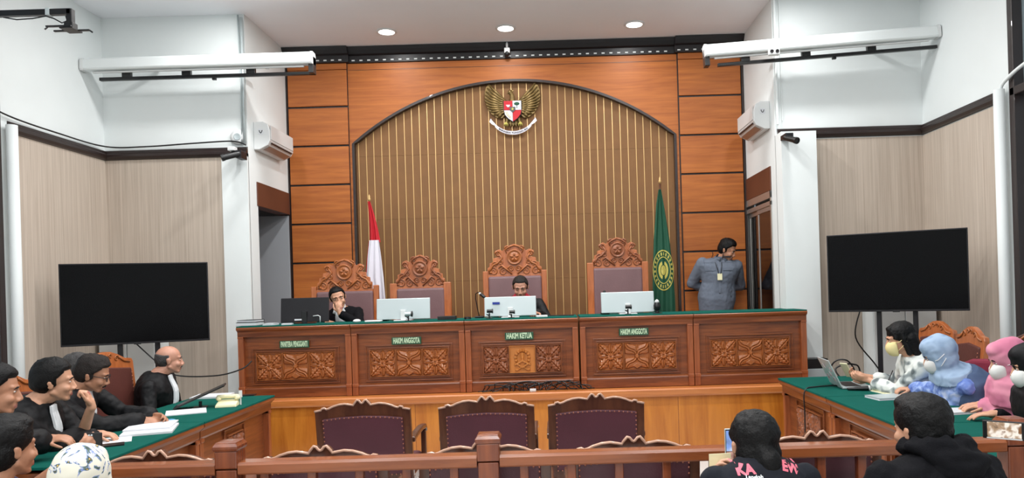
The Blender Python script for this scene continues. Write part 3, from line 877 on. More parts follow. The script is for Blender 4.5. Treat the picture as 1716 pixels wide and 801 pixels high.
# ---------------------------------------------------------------- judges' bench, five desks
def rect_frame(m, x0, x1, z0, z1, w, ya, yb):
    m.box(x0, x1, ya, yb, z0, z0 + w); m.box(x0, x1, ya, yb, z1 - w, z1)
    m.box(x0, x0 + w, ya, yb, z0 + w, z1 - w); m.box(x1 - w, x1, ya, yb, z0 + w, z1 - w)
BW, BD, BH = 1.112, .53, .705
def bench_desk(x, label, mid, first=None, left_end=False, midmat='carving', sidemat='carving'):
    r = thing('bench_desk', label, 'desk', (x, 7.235, PZ), 0, "sections of the judges' bench")
    W = BW - .006
    m = MB(); m.box(.03, W - .03, .045, .07, .03, BH - .05); m.box(.0, .03, .06, BD, 0, BH - .05); m.box(W - .03, W, .06, BD, 0, BH - .05)
    m.box(.03, W - .03, .06, BD - .02, .30, .33)
    m.build('carcass', MAT['bench_wood'], r)
    for xa in (0.0, W - .055):
        m = MB(); m.box(xa, xa + .055, .0, .06, .10, .60); m.box(xa - .004 if xa else xa, xa + .059 if not xa else xa + .055, -.012, .06, .085, .115)
        m.box(xa, xa + .055, -.006, .06, 0, .10); m.box(xa, xa + .055, -.008, .06, .588, .604)
        m.build('pilaster', MAT['bench_post'], r, bevel=.004)
    m = MB(); m.box(0.055, W - .055, .012, .06, 0, .085); m.rings([[(xx, .045, .085), (xx, .008, .085), (xx, .015, .098), (xx, .04, .112), (xx, .045, .112)] for xx in (.055, W - .055)])
    m.build('plinth', MAT['bench_wood'], r, bevel=.003)
    m = MB(); m.rings([[(xx, .07, .600), (xx, .004, .600), (xx, .000, .606), (xx, -.002, .650), (xx, -.012, .660), (xx, -.030, .672), (xx, -.034, .690), (xx, -.026, BH - .006), (xx, .07, BH - .006)] for xx in (0, W)])
    m.build('cornice', MAT['bench_post'] if False else MAT['bench_wood'], r)
    m = MB(); rect_frame(m, .125, W - .125, .125, .485, .012, .034, .047); rect_frame(m, .155, W - .155, .152, .458, .014, .030, .047)
    m.build('panel_frame', MAT['bench_wood'], r, bevel=.003)
    m = MB(); m.box(-.0, W, -.028, BD + .04, BH - .008, BH + .004); m.build('felt_top', MAT['felt'], r, bevel=.002)
    tw = .252; xc = W / 2
    for i, kd in ((-1, 'flower'), (0, mid), (1, 'flower')):
        mt = midmat if i == 0 else sidemat
        carving(r, xc + i * (tw + .006), .040, .305, tw, .268, kd, mt)
    return r
bench_x = [-3.088 + BW * k for k in range(5)]
bench_desk(bench_x[0], 'carved bench section at the far left end, the one with books on top', 'butterfly')
bench_desk(bench_x[1], 'carved bench section second from the left, behind the left-hand pale monitor', 'butterfly')
bench_desk(bench_x[2], 'middle carved bench section with a light court seal between two flowers', 'seal', midmat='carving_gold', sidemat='carving_dark')
bench_desk(bench_x[3] + .012, 'carved bench section just right of the dark gap in the bench', 'butterfly')
bench_desk(bench_x[4] + .012, 'carved bench section at the far right end with an empty top and no nameplate', 'butterfly')

# nameplates
def plaque(x, z, txt, label, w=.30, dark=False, y=7.262):
    r = thing('nameplate', label, 'sign', (x, y, z), 0, "green nameplates on the judges' bench")
    r.rotation_euler = (0, 0, 0)
    m = MB(); m.box(-w / 2, w / 2, -.012, 0, -.036, .036); m.build('plate', MAT['plaque_green'], r, bevel=.002)
    me = text_mesh(txt, .060, .003, .0020)
    xs = [v.co.x for v in me.vertices]; s = (w - .03) / (max(xs) - min(xs))
    me.transform(Matrix(((s, 0, 0, 0), (0, 0, -1, -.014), (0, 1.22, 0, 0), (0, 0, 0, 1))))
    link_mesh('lettering', me, MAT['plaque_pale'], r)
    return r
for (X, Y, t_, lb, w_) in ((493, 577, 'PANITERA PENGGANTI', 'green nameplate reading PANITERA PENGGANTI', .29), (681, 571, 'HAKIM ANGGOTA', 'green HAKIM ANGGOTA nameplate on the bench left of the middle section', .29),
                          (870, 563, 'HAKIM KETUA', 'green nameplate reading HAKIM KETUA', .28), (1062, 556, 'HAKIM ANGGOTA', 'green HAKIM ANGGOTA nameplate on the bench right of the dark gap', .29)):
    p = at(X, Y, 7.25); plaque(p.x, p.z, t_, lb, w_)

# ---------------------------------------------------------------- ceiling lights
def downlight(x, y, label, watts):
    r = thing('ceiling_downlight', label, 'ceiling light', (x, y, ZH), 0, 'round recessed ceiling lights')
    m = MB(); m.lathe([(.085, .002), (.115, .002), (.118, -.006), (.108, -.014), (.092, -.012), (.085, .0)], n=28); m.build('trim_ring', MAT['white_plastic'], r, smooth=True)
    m = MB(); m.lathe([(.001, -.004), (.09, -.004), (.09, -.009), (.001, -.012)], n=28); m.build('lens', MAT['lamp'], r, smooth=True)
    ld = bpy.data.lights.new('lamp', 'AREA'); ld.shape = 'DISK'; ld.size = .18; ld.energy = watts; ld.color = (1, 1, .99)
    lo = bpy.data.objects.new('lamp', ld); COL.objects.link(lo); lo.parent = r; lo.location = (0, 0, -.02)
    return r
downlight(-1.80, 8.45, 'round recessed ceiling light, leftmost of the three lit above the panelling', 7)
downlight(-.44, 8.45, 'round recessed ceiling light, middle one of the three lit above the panelling', 7)
downlight(1.03, 8.45, 'round recessed ceiling light, rightmost of the three lit above the panelling', 7)
for j, y in enumerate((6.9, 5.1, 3.2, 1.2, -1.0)):
    for i, x in enumerate((-3.1, -1.8, -.44, 1.03, 2.4)):
        downlight(x, y, 'round recessed ceiling light out over the court floor', {6.9: 29, 5.1: 24, 3.2: 20, 1.2: 25, -1.0: 27}[y] * ((.62 if y > 6 else .36) if i in (0, 4) else 1.16))
# ---------------------------------------------------------------- side desks of the two parties
def side_desk(label, x, y0, y1, facing, tiles, wid=.68):
    """facing +1: front looks to +x (left row); -1: front looks to -x (right row). x = front plane"""
    L = y1 - y0
    r = thing('side_desk', label, 'desk', (x, (y0 + y1) / 2, 0), 0, None)
    r.rotation_euler = (0, 0, PI / 2 if facing > 0 else -PI / 2)
    h = L / 2 - .004; H = .742
    # local frame: front looks to -y, length along x
    m = MB(); m.box(-h + .03, h - .03, .05, .07, .06, H - .12); m.box(-h, -h + .03, .05, wid - .02, 0, H - .03); m.box(h - .03, h, .05, wid - .02, 0, H - .03)
    m.box(-h + .03, h - .03, .05, wid - .04, H - .06, H - .03)
    m.build('carcass', MAT['bench_wood'], r)
    for xa in (-h, h - .05):
        m = MB(); m.box(xa, xa + .05, 0.0, .055, 0, H - .12); m.box(xa, xa + .05, -.008, .055, 0, .09); m.box(xa, xa + .05, -.008, .055, H - .15, H - .125)
        m.build('pilaster', MAT['bench_post'], r, bevel=.004)
    m = MB(); m.rings([[(xx, .07, H - .125), (xx, .004, H - .125), (xx, -.002, H - .11), (xx, -.004, H - .065), (xx, -.02, H - .05), (xx, -.036, H - .035), (xx, -.036, H - .012), (xx, .07, H - .012)] for xx in (-h, h)])
    m.build('cornice', MAT['bench_wood'], r)
    m = MB(); m.box(-h + .05, h - .05, .02, .05, 0, .07); m.build('plinth', MAT['bench_wood'], r, bevel=.003)
    tw, th = .27, .40
    if tiles:
        n = tiles; w2 = n * (tw + .006) / 2 + .05
        m = MB(); rect_frame(m, -w2, w2, .10, .60, .014, .034, .052); m.build('panel_frame', MAT['bench_wood'], r, bevel=.003)
        for i in range(n):
            carving(r, (i - (n - 1) / 2) * (tw + .006), .046, .35, tw, th, 'flower', 'carving_dark')
    m = MB(); m.box(-h, h, -.040, wid, H - .012, H + .004); m.build('felt_top', MAT['felt'], r, bevel=.003)
    return r
DT = .746   # height of the felt
side_desk('carved green-topped desk on the left nearest the platform', -2.5, 5.19, 6.50, 1, 1)
side_desk('carved green-topped desk on the left nearest the railing', -2.5, 3.88, 5.185, 1, 1)
side_desk('carved green-topped desk on the right nearest the platform, with the laptop', 2.04, 5.48, 6.64, -1, 2)
side_desk('middle carved green-topped desk of the right row, with the open notebook', 2.04, 4.36, 5.475, -1, 2)
side_desk('carved green-topped desk on the right nearest the railing', 2.04, 3.50, 4.355, -1, 1)

# ---------------------------------------------------------------- railing (bar of the court)
RY, RZ = 3.33, .872
posts = (-1.47, -.306, .86, 2.05)
for x, lb in zip(posts, ('square wooden railing post left of the three empty chairs', 'square wooden railing post in the middle, in front of the centre chair',
                         'square wooden railing post behind the woman filming with a phone', 'square wooden railing post at the right beside the raised phone')):
    r = thing('railing_post', lb, 'railing post', (x, RY, 0), 0, 'square posts of the court railing')
    m = MB(); m.box(-.046, .046, -.046, .046, 0, .84); m.build('shaft', MAT['rail_post'], r, bevel=.005)
    m = MB(); m.box(-.050, .050, -.050, .050, .845, .925); m.build('block', MAT['rail_post'], r, bevel=.006)
    m = MB(); q = [(-1, -1), (1, -1), (1, 1), (-1, 1)]
    m.rings([[(a * s, b * s, z) for a, b in q] for s, z in ((.053, .925), (.056, .935), (.056, .945), (.047, .958), (.0465, .962), (.02, .966))]); m.build('cap', MAT['rail_post'], r, bevel=.002)
    m = MB(); m.box(-.058, .058, -.058, .058, 0, .10); m.build('foot', MAT['rail_post'], r, bevel=.006)
spans = [(-2.13, posts[0] - .051), (posts[0] + .051, posts[1] - .051), (posts[1] + .051, posts[2] - .051), (posts[2] + .051, posts[3] - .051), (posts[3] + .051, 3.0)]
for (xa, xb), lb in zip(spans, ('wooden railing section at the far left by the floral headscarf', 'wooden railing section between the left post and the middle post',
                                'wooden railing section just right of the middle post, before the rightmost middle chair', 'wooden railing section between the two seated spectators on the right', 'wooden railing section at the far right under the phone')):
    r = thing('railing_section', lb, 'railing', ((xa + xb) / 2, RY, 0), 0, None)
    h = (xb - xa) / 2
    m = MB(); m.rings([[(x, -.040, RZ - .055), (x, -.046, RZ - .048), (x, -.046, RZ - .012), (x, -.036, RZ), (x, .036, RZ), (x, .046, RZ - .012), (x, .046, RZ - .048), (x, .040, RZ - .055)] for x in (-h, h)])
    m.build('top_rail', MAT['rail_wood'], r)
    m = MB(); m.box(-h, h, -.03, .03, .12, .18); m.build('bottom_rail', MAT['rail_wood'], r, bevel=.005)
    n = max(2, round(2 * h / .195)) if h > .3 else 2
    x = -h + (2 * h) / n / 2
    for k in range(n):
        m = MB(); m.box(x - .019, x + .019, -.019, .019, .18, RZ - .055); m.build('baluster', MAT['rail_post'], r, bevel=.003); x += 2 * h / n

# ---------------------------------------------------------------- the wide armchairs
def crest(hw, z0, s=1.0):
    """half outline of the shaped top from the corner to the middle: (x, z)"""
    pts = [(hw, 0), (.29, .004), (.265, .008), (.262, .018), (.245, .022), (.232, .014), (.215, .018), (.19, .030), (.15, .042), (.11, .046), (.075, .040),
           (.055, .036), (.05, .046), (.040, .058), (.030, .070), (.018, .066), (.008, .052), (0, .048)]
    return [(x if i else hw, z0 + z * s) for i, (x, z) in enumerate(pts)]
def arm_chair():
    r = empty('arm_chair')
    hw = .31; zc = .852
    right = crest(hw, zc)
    left = [(-x, z) for x, z in reversed(right[:-1])]
    # frame of the back as a ring: outer outline with inner opening
    topo = left + [p for p in reversed(right)][1:] if False else left + list(reversed(right))[0:0]
    outer = [(-hw, .36)] + [(-x, z) for x, z in right] + [(x, z) for x, z in list(reversed(right))[1:]] + [(hw, .36)]
    tilt = lambda u, w, t: (u, t - (w - .45) * .14, w)   # the back leans to the viewer (-y)
    m = MB(); m.prism(outer, -.245 - .0, -.205, tilt); bf = m.build('back_frame', MAT['chair_wood'], r, bevel=.004)
    lea = [(-.262, .42), (-.262, .800), (-.15, .812), (0, .818), (.15, .812), (.262, .800), (.262, .42)]
    m = MB(); m.prism(lea, -.256, -.194, tilt); p = m.build('back_pad', MAT['maroon'], r, bevel=.008)
    # nail heads round the pad, front and back
    m = MB(); loop = lea + [lea[0]]
    for (a, b) in zip(loop[:-1], loop[1:]):
        n = max(1, int(math.hypot(b[0] - a[0], b[1] - a[1]) / .028))
        for i in range(n):
            u = a[0] + (b[0] - a[0]) * i / n; w = a[1] + (b[1] - a[1]) * i / n
            u *= .975; 
            m.ball(tilt(u, w if w < .8 else w - .008, -.257), .0055, n=6, m=4)
    m.build('nail_trim', MAT['brass'], p, smooth=True)
    # carved ridge along the crest, its highlight painted in as a pale colour
    m = MB(); m.tube([tilt(x, z + .001, -.248) for x, z in outer[1:-1]], .007, 6); m.build('crest_moulding', MAT['edge_highlight'], bf, smooth=True)
    m = MB(); m.box(-.28, .28, -.17, .26, .40, .47); m.build('seat', MAT['maroon'], r, bevel=.025, bseg=3)
    m = MB(); m.box(-.30, .30, -.19, .28, .34, .40); m.build('seat_rail', MAT['chair_wood'], r, bevel=.006)
    for s in (-1, 1):
        m = MB(); m.rings([[(s * .30 - .022, y, z), (s * .30 + .022, y, z), (s * .30 + .022, y, z + .035), (s * .30 - .022, y, z + .035)] for y, z in ((-.22, .62), (-.10, .635), (.10, .64), (.22, .63), (.26, .60))])
        m.box(s * .30 - .018, s * .30 + .018, .20, .24, .38, .62)
        m.build('armrest', MAT['chair_wood'], r, bevel=.008)
        m = MB(); m.tube([(s * .27, .24, .36), (s * .275, .25, .18), (s * .27, .24, 0)], [.028, .02, .026], 8); m.build('leg', MAT['chair_wood'], r, smooth=True)
        m = MB(); m.box(s * .29 - .022, s * .29 + .022, -.235, -.19, 0, .40); m.build('leg', MAT['chair_wood'], r, bevel=.004)
    return r
ac = arm_chair()
tag(ac, 'empty wide maroon leather armchair, leftmost of the three in the middle of the court', 'chair', 'empty wide armchairs facing the bench')
ac.location = ((608 - PX + 6) / F * 4.85 + .0, 4.85 + .25, 0)
MX = lambda X, Y, d: at(X, Y, d).x
ac.location.x = MX(608, 715, 4.8)
dup(ac, 'empty wide maroon leather armchair, middle one of the three in the middle of the court', (MX(816, 712, 4.8), 5.08, 0))
dup(ac, 'empty wide maroon leather armchair, rightmost of the three in the middle of the court', (MX(999, 705, 4.8), 5.06, 0))
for X, lb in ((265, 'dark armchair just beyond the railing, its shaped top beside the left desk'), (540, 'dark armchair just beyond the railing between left and middle post'),
              (812, 'dark armchair just beyond the railing, behind the middle post'), (1061, 'dark armchair just beyond the railing, before the rightmost of the middle chairs'),
              (1365, 'dark armchair just beyond the railing between the two spectators on the right')):
    dup(ac, lb, (MX(X, 750, 3.48), 3.76 if X != 265 else 3.76, -.02), 0, 'dark armchairs along the railing')

# ---------------------------------------------------------------- tall carved chairs of the judges
def scroll(m, cx, cz, s, y, r0=.045, turns=1.6, th=.010, flip=1):
    pts = []
    for k in range(26):
        a = turns * 2 * PI * k / 25; rr_3 = r0 * (1 - k / 25 * .85)
        pts.append((cx + s * rr_3 * math.cos(a), y, cz + flip * rr_3 * math.sin(a)))
    m.tube(pts, [th * (1 - .5 * k / 25) for k in range(26)], 6)
def judge_chair(label, X, ztop, zleather, d=8.32, mats=('chair_teak', 'carving'), w=.62, rz=0, cw=None, side=.06):
    x = at(X, 470, d).x
    r = thing('judge_chair', label, 'chair', (x, d, PZ), rz, "tall carved chairs behind the judges' bench")
    zl = zleather - PZ; zt = ztop - PZ; hw = w / 2; wd = MAT[mats[0]]
    # faces the viewer (-y)
    m = MB()
    for s in (-1, 1):
        m = MB(); xa = s * (hw + .02) - side / 2 if s > 0 else -(hw + .02) - side / 2
        m.box(xa, xa + side, .0, .05, 0, zl + .05); m.build('post', wd, r, bevel=.008)
        m = MB(); m.box(s * .30 - .03, s * .30 + .03, -.42, .02, .64, .68); m.box(s * .30 - .025, s * .30 + .025, -.40, -.35, .40, .64); m.build('armrest', wd, r, bevel=.01)
        m = MB(); m.box(s * .28 - .03, s * .28 + .03, -.43, -.37, 0, .42); m.build('leg', wd, r, bevel=.006)
    m = MB(); m.box(-hw + .01, hw - .01, -.012, .045, .50, zl - .01); m.build('back_pad', MAT['mauve'], r, bevel=.025, bseg=3)
    m = MB(); m.box(-hw, hw, .01, .04, .36, zl + .01); m.build('back_frame', wd, r, bevel=.004)
    m = MB(); m.box(-.29, .29, -.43, .0, .42, .50); m.build('seat', MAT['mauve'], r, bevel=.02, bseg=3)
    m = MB(); m.box(-.30, .30, -.44, .0, .34, .42); m.build('seat_rail', wd, r, bevel=.006)
    # carved crest: stepped silhouette, scrolls and a round seal
    H = zt - zl; cwm = cw or (hw - .005)
    st = [(1.0, 0), (1.0, .24), (.93, .27), (.92, .40), (.80, .43), (.79, .56), (.60, .60), (.70, .66), (.72, .80), (.56, .86), (.42, .80), (.36, .93), (.18, .98), (.10, 1.01), (0, 1.03)]
    out = [(-a * cwm, zl + .005 + b * H) for a, b in st] + [(a * cwm, zl + .005 + b * H) for a, b in reversed(st[:-1])]
    m = MB(); m.prism(out, .012, .034); cr = m.build('crest', wd, r, bevel=.004)
    m = MB()
    zz = lambda b: zl + b * H
    for s in (-1, 1):
        scroll(m, s * cwm * .78, zz(.14), s, .008, .052); scroll(m, s * cwm * .42, zz(.13), -s, .008, .05); scroll(m, s * cwm * .14, zz(.22), s, .008, .034, flip=1)
        scroll(m, s * cwm * .74, zz(.36), -s, .008, .036); scroll(m, s * cwm * .60, zz(.72), s, .008, .034); scroll(m, s * cwm * .25, zz(.90), s, .008, .030)
        scroll(m, s * cwm * .52, zz(.44), s, .008, .030)
        m.tube([(s * cwm * .95, .006, zz(.06)), (s * cwm * .80, .0, zz(.34)), (s * cwm * .62, .004, zz(.42)), (s * cwm * .46, .0, zz(.58)), (s * cwm * .60, .006, zz(.76))], [.008, .012, .010, .012, .006], 6)
        m.tube([(s * cwm * .10, .004, zz(.04)), (s * cwm * .30, .0, zz(.20)), (s * cwm * .48, .0, zz(.34)), (s * cwm * .60, .004, zz(.24))], [.008, .012, .012, .006], 6)
        m.tube([(s * cwm * .28, .004, zz(.74)), (s * cwm * .34, .0, zz(.86)), (s * cwm * .16, .0, zz(.96)), (0, .004, zz(1.0))], [.006, .010, .010, .008], 6)
        m.ball((s * cwm * .88, .008, zz(.10)), .016, n=8, m=6); m.ball((s * cwm * .58, .006, zz(.80)), .014, n=8, m=6)
    m.build('scrollwork', MAT[mats[1]], cr, smooth=True)
    m = MB(); Mx = Matrix.Rotation(PI / 2, 3, 'X'); c = (0, .012, zz(.60))
    R0 = min(.085, H * .26)
    m.lathe([(.001, .022), (R0 * .6, .022), (R0 * .66, .014), (R0 * .8, .014), (R0 * .88, .026), (R0, .024), (R0 * 1.02, 0)], c, 24, Mx)
    for k in range(5):
        a = PI / 2 + k * 2 * PI / 5; m.ball((c[0] + R0 * .38 * math.cos(a), c[1] - .024, c[2] + R0 * .38 * math.sin(a)), (R0 * .16, .01, R0 * .24), Matrix.Rotation(-a + PI / 2, 3, 'Y'), 8, 6)
    m.build('seal', MAT[mats[1]], cr, smooth=True)
    return r
judge_chair('tall carved judge chair at the far left, behind the man in the black suit', 577, 2.0, 1.66, w=.66, cw=.31)
judge_chair('tall carved judge chair, empty, second from the left beside the red and white flag', 704, 2.02, 1.67, w=.56, side=.09, mats=('chair_teak', 'carving_dark'))
judge_chair('tall carved judge chair behind the judge with the red collar', 863, 2.11, 1.775, w=.62)
judge_chair('tall carved judge chair, empty, at the far right by the green flag', 1036, 2.15, 1.835, w=.58, mats=('chair_teak', 'carving_dark'), side=.075, rz=.08)

# ---------------------------------------------------------------- chairs of the parties
def party_chair(label, loc, rz, leather='brown_leather', wd='chair_teak', top=1.2, w=.56, plain_top=False):
    """sits facing -y in its own frame"""
    r = thing('party_chair', label, 'chair', loc, rz)
    hw = w / 2; tl = lambda u, q, t: (u, t + (q - .45) * .10, q)
    if not plain_top:
        out = [(-hw, .36), (-hw, top - .10), (-hw * .96, top - .075), (-hw * .7, top - .065), (-hw * .45, top - .03), (-hw * .2, top - .005), (0, top), (hw * .2, top - .005), (hw * .45, top - .03), (hw * .7, top - .065), (hw * .96, top - .075), (hw, top - .10), (hw, .36)]
        m = MB(); m.prism(out, .20, .24, tl); bf = m.build('back_frame', MAT[wd], r, bevel=.006)
        pad = [(-hw + .045, .44), (-hw + .045, top - .15), (0, top - .125), (hw - .045, top - .15), (hw - .045, .44)]
        m = MB(); m.prism(pad, .185, .252, tl); p = m.build('back_pad', MAT[leather], r, bevel=.01)
        m = MB()
        for s in (-1, 1):
            scroll(m, s * hw * .35, top - .062, s, .196 + (top - .5) * .10, .026, 1.3, .007); scroll(m, s * hw * .12, top - .04, -s, .196 + (top - .48) * .10, .02, 1.3, .006)
            m.tube([tl(s * hw * .85, top - .10, .197), tl(s * hw * .6, top - .085, .195), tl(s * hw * .45, top - .05, .197)], .008, 6)
        m.build('carving', MAT['carving'], bf, smooth=True)
        m = MB()
        n = int((top - .62) / .03)
        for s in (-1, 1):
            for k in range(n): m.ball(tl(s * (hw - .055), .48 + k * .03, .184), .006, n=6, m=4)
        m.build('nail_trim', MAT['brass'], p, smooth=True)
    else:
        out = [(-hw, .36), (-hw, top - .12), (-hw * .9, top - .05), (-hw * .6, top - .01), (0, top), (hw * .6, top - .01), (hw * .9, top - .05), (hw, top - .12), (hw, .36)]
        m = MB(); m.prism(out, .18, .25, tl); m.build('back_pad', MAT[leather], r, bevel=.025, bseg=3)
    m = MB(); m.box(-hw + .02, hw - .02, -.24, .20, .40, .47); m.build('seat', MAT[leather], r, bevel=.02, bseg=3)
    m = MB(); m.box(-hw, hw, -.25, .22, .35, .40); m.build('seat_rail', MAT[wd], r, bevel=.005)
    for s in (-1, 1):
        m = MB(); m.box(s * (hw - .025) - .02, s * (hw - .025) + .02, -.24, -.20, 0, .36); m.build('leg', MAT[wd], r, bevel=.004)
        m = MB(); m.box(s * (hw - .025) - .02, s * (hw - .025) + .02, .19, .235, 0, .38); m.build('leg', MAT[wd], r, bevel=.004)
    return r
# left row faces +x (rz = +90 deg), right row faces -x (rz = -90 deg)
party_chair('tall brown leather chair with carved top behind the moustached man in glasses', (-3.28, 5.84, 0), PI / 2 - .12, top=1.21, w=.60)
party_chair('brown leather chair with carved top at the far left edge behind the leaning lawyers', (-3.28, 4.72, 0), PI / 2 - .1, top=1.17, w=.56)
party_chair('carved wooden chair behind the woman in the yellow mask', (3.08, 6.45, 0), -PI / 2 + .12, top=1.225, w=.48)
party_chair('carved wooden chair seen just behind the pale blue headscarf', (2.97, 5.78, 0), -PI / 2 - .08, top=1.215, w=.46)
party_chair('wine red upholstered chair behind the woman in the pink headscarf', (2.79, 4.84, 0), -PI / 2 + .65, leather='wine_cloth', wd='chair_wood', top=1.04, plain_top=True)
party_chair('dark wooden chair whose top shows above the pink headscarf at the right edge', (3.38, 5.34, 0), -PI / 2 + .5, wd='chair_wood', top=1.2, w=.52)

# ---------------------------------------------------------------- televisions on stands
def television(label, A, B, z0, z1, wire):
    """A, B: plan positions of the left and right screen edge"""
    A = Vector((A[0], A[1], 0)); B = Vector((B[0], B[1], 0)); c = (A + B) / 2; w = (B - A).length
    rz = math.atan2(B.y - A.y, B.x - A.x)
    r = thing('television', label, 'television', (c.x, c.y, 0), rz, 'big black televisions on stands')
    m = MB(); m.box(-w / 2, w / 2, .0, .022, z0, z1); m.box(-w * .36, w * .36, .022, .06, z0 + .06, z1 - .15); m.build('housing', MAT['dark_metal'], r, bevel=.004)
    m = MB(); m.box(-w / 2 + .010, w / 2 - .010, -.002, .001, z0 + .018, z1 - .010); m.build('screen', MAT['screen_black'], r)
    m = MB(); m.box(-.03, .03, -.004, .0, z0 - .006, z0 + .006); m.build('sensor_bar', MAT['black_plastic'], r, bevel=.001)
    for s in (-1, 1):
        m = MB(); m.box(s * .155 - .022, s * .155 + .022, .062, .10, .06, z1 - .2); m.build('stand_pole', MAT['dark_metal'], r, bevel=.004)
    m = MB(); m.box(-.40, .40, .05, .11, .03, .07)
    for s in (-1, 1): m.box(s * .36 - .025, s * .36 + .025, -.22, .30, .02, .06)
    m.build('stand_base', MAT['dark_metal'], r, bevel=.006)
    return r
television('big black flat television on a stand left of the bench, above the lawyers', (-4.45, 6.68), (-3.305, 7.12), 1.21, 1.963, 0)
television('big black flat television on a stand right of the bench, above the masked women', (2.665, 7.15), (3.70, 6.56), 1.30, 2.04, 0)

# ---------------------------------------------------------------- projector screens near the ceiling
def roller(label, A, B, flipside):
    A = Vector(A); B = Vector(B); d = B - A; L = d.length
    r = thing('projector_screen', label, 'projector screen', A, 0, 'rolled up projector screens near the ceiling')
    r.rotation_mode = 'QUATERNION'; r.rotation_quaternion = d.to_track_quat('X', 'Z')
    m = MB()
    prof = [(-.060, -.045), (-.050, -.060), (.045, -.060), (.060, -.040), (.062, .030), (.045, .058), (-.030, .060), (-.056, .040)]
    m.rings([[(x, y, z) for y, z in prof] for x in (.03, L - .03)]); m.build('housing', MAT['wall_white'], r, bevel=.004)
    for x in (0, L - .03):
        m = MB(); m.rings([[(xx, y * 1.06, z * 1.08) for y, z in prof] for xx in (x, x + .03)]); m.build('end_cap', MAT['white_plastic'], r, bevel=.004)
    m = MB(); m.box(.10, L - .10, -.012, .012, -.085, -.070); m.build('weight_bar', MAT['white_plastic'], r, bevel=.003)
    m = MB(); m.box(.14, L - .005, .03, .07, -.150, -.118)
    for k in (.16, .42, .70): m.box(k * L, k * L + .09, .025, .065, -.125, -.055)
    m.box(L * .55, L * .55 + .04, .03, .06, -.175, -.150)
    if flipside: m.box(.0, .05, -.03, .07, -.15, .02)
    else: m.box(L - .05, L, -.03, .07, -.15, .02)
    m.build('bracket', MAT['black_plastic'], r, bevel=.004)
    m = MB()
    for k in (.25, .75): m.box(k * L - .02, k * L + .02, .05, .315, .0, .03)
    m.build('wall_arm', MAT['white_plastic'], r)
    return r
roller('rolled up white projector screen case at upper left', (-4.66, 7.46, 4.0), (-2.33, 7.46, 4.0), False)
roller('rolled up white projector screen case at upper right, tilting up to the wall', (1.60, 7.46, 3.95), (3.95, 7.42, 4.065), True)
r = thing('cable_box', 'small cream socket box hanging under the upper right projector screen', 'socket', at(1293, 91, 7.42)); r.location.y = 7.35
m = MB(); m.box(-.055, .055, -.03, .02, -.035, .035); m.build('case', MAT['white_plastic'], r, bevel=.01)
for s in (-1, 1):
    m = MB(); m.lathe([(.001, 0), (.018, 0), (.018, .006), (.012, .006), (.010, .002), (.001, .002)], (s * .027, -.030, 0), 16, Matrix.Rotation(PI / 2, 3, 'X')); m.build('socket_hole', MAT['dark_metal'], r)

# ---------------------------------------------------------------- air conditioners on the return walls
def aircon(label, x, y0, y1, z0, s):
    """s=+1: hangs on the left return wall facing +x"""
    r = thing('air_conditioner', label, 'air conditioner', (x, (y0 + y1) / 2, z0), 0, 'white wall air conditioners')
    h = (y1 - y0) / 2
    prof = [(0, .0), (0, .30), (.10, .30), (.155, .27), (.175, .20), (.175, .09), (.150, .045), (.06, .0)]
    m = MB(); m.rings([[(s * a, y, b) for a, b in prof] for y in (-h, h)]); m.build('body', MAT['white_plastic'], r, bevel=.008)
    m = MB(); m.box(min(s * .176, s * .182), max(s * .176, s * .182), -h + .02, h - .02, .105, .26); m.build('front_panel', MAT['white_plastic'], r, bevel=.003)
    n_ = MB(); n_.rings([[(s * .085, y, .006), (s * .150, y, .038), (s * .147, y, .044), (s * .08, y, .014)] for y in (-h + .05, h - .05)]); n_.build('louvre', MAT['aluminium'], r)
    n_ = MB(); n_.rings([[(s * .165, y, .066), (s * .172, y, .078), (s * .180, y, .076), (s * .172, y, .062)] for y in (-h + .05, h - .05)]); n_.build('outlet_slot', MAT['dark_metal'], r)
    m = MB(); m.box(min(s * .05, s * .11), max(s * .05, s * .11), -h - .003, -h, .16, .22); m.build('rating_label', MAT['paper'], r)
    m = MB()
    for q in (-1, 1): m.tube([(s * (.08 + q * .016), -h - .004, .205), (s * (.08 + q * .010), -h - .004, .185), (s * .08, -h - .004, .175)], .004, 5)
    m.build('badge', MAT['dark_metal'], r)
    return r
aircon('white wall air conditioner left of the wood panelling', RL, 7.96, 8.68, 3.20, 1)
aircon('white wall air conditioner right of the wood panelling', RR, 7.96, 8.64, 3.26, -1)

# ---------------------------------------------------------------- small fittings high on the walls
def simple(name, label, cat, mb, mat, loc=(0, 0, 0), rz=0, group=None, smooth=False, bevel=0, **k):
    o = mb.build(name, mat, None, loc, rz, smooth=smooth, bevel=bevel, **k); return tag(o, label, cat, group)
p = at(397, 229, 7.76)
r = thing('wall_speaker', 'round white disc speaker on the wall above the left camera', 'speaker', (p.x, YF - .002, p.z))
m = MB(); m.lathe([(.001, .03), (.05, .032), (.078, .022), (.082, 0)], (0, 0, 0), 28, Matrix.Rotation(PI / 2, 3, 'X')); m.build('cover', MAT['white_plastic'], r, smooth=True)
m = MB(); m.lathe([(.030, .034), (.034, .036), (.038, .033)], (0, 0, 0), 24, Matrix.Rotation(PI / 2, 3, 'X')); m.build('ring', MAT['silver'], r, smooth=True)
def camera_unit(label, X, Y, d, dirn, mat='black_plastic'):
    p = at(X, Y, d)
    r = thing('security_camera', label, 'camera', p)
    f = Vector(dirn).normalized(); M4 = Matrix.Identity(3); M4 = frame(f, (0, 0, 1))
    m = MB(); m.lathe([(.001, -.09), (.028, -.085), (.030, .07), (.034, .072), (.034, .10), (.026, .10), (.024, .09), (.001, .088)], (0, 0, 0), 18, M4 @ Matrix.Rotation(-PI / 2, 3, 'X')); m.build('barrel', MAT[mat], r, smooth=True, angle=40)
    return r, f
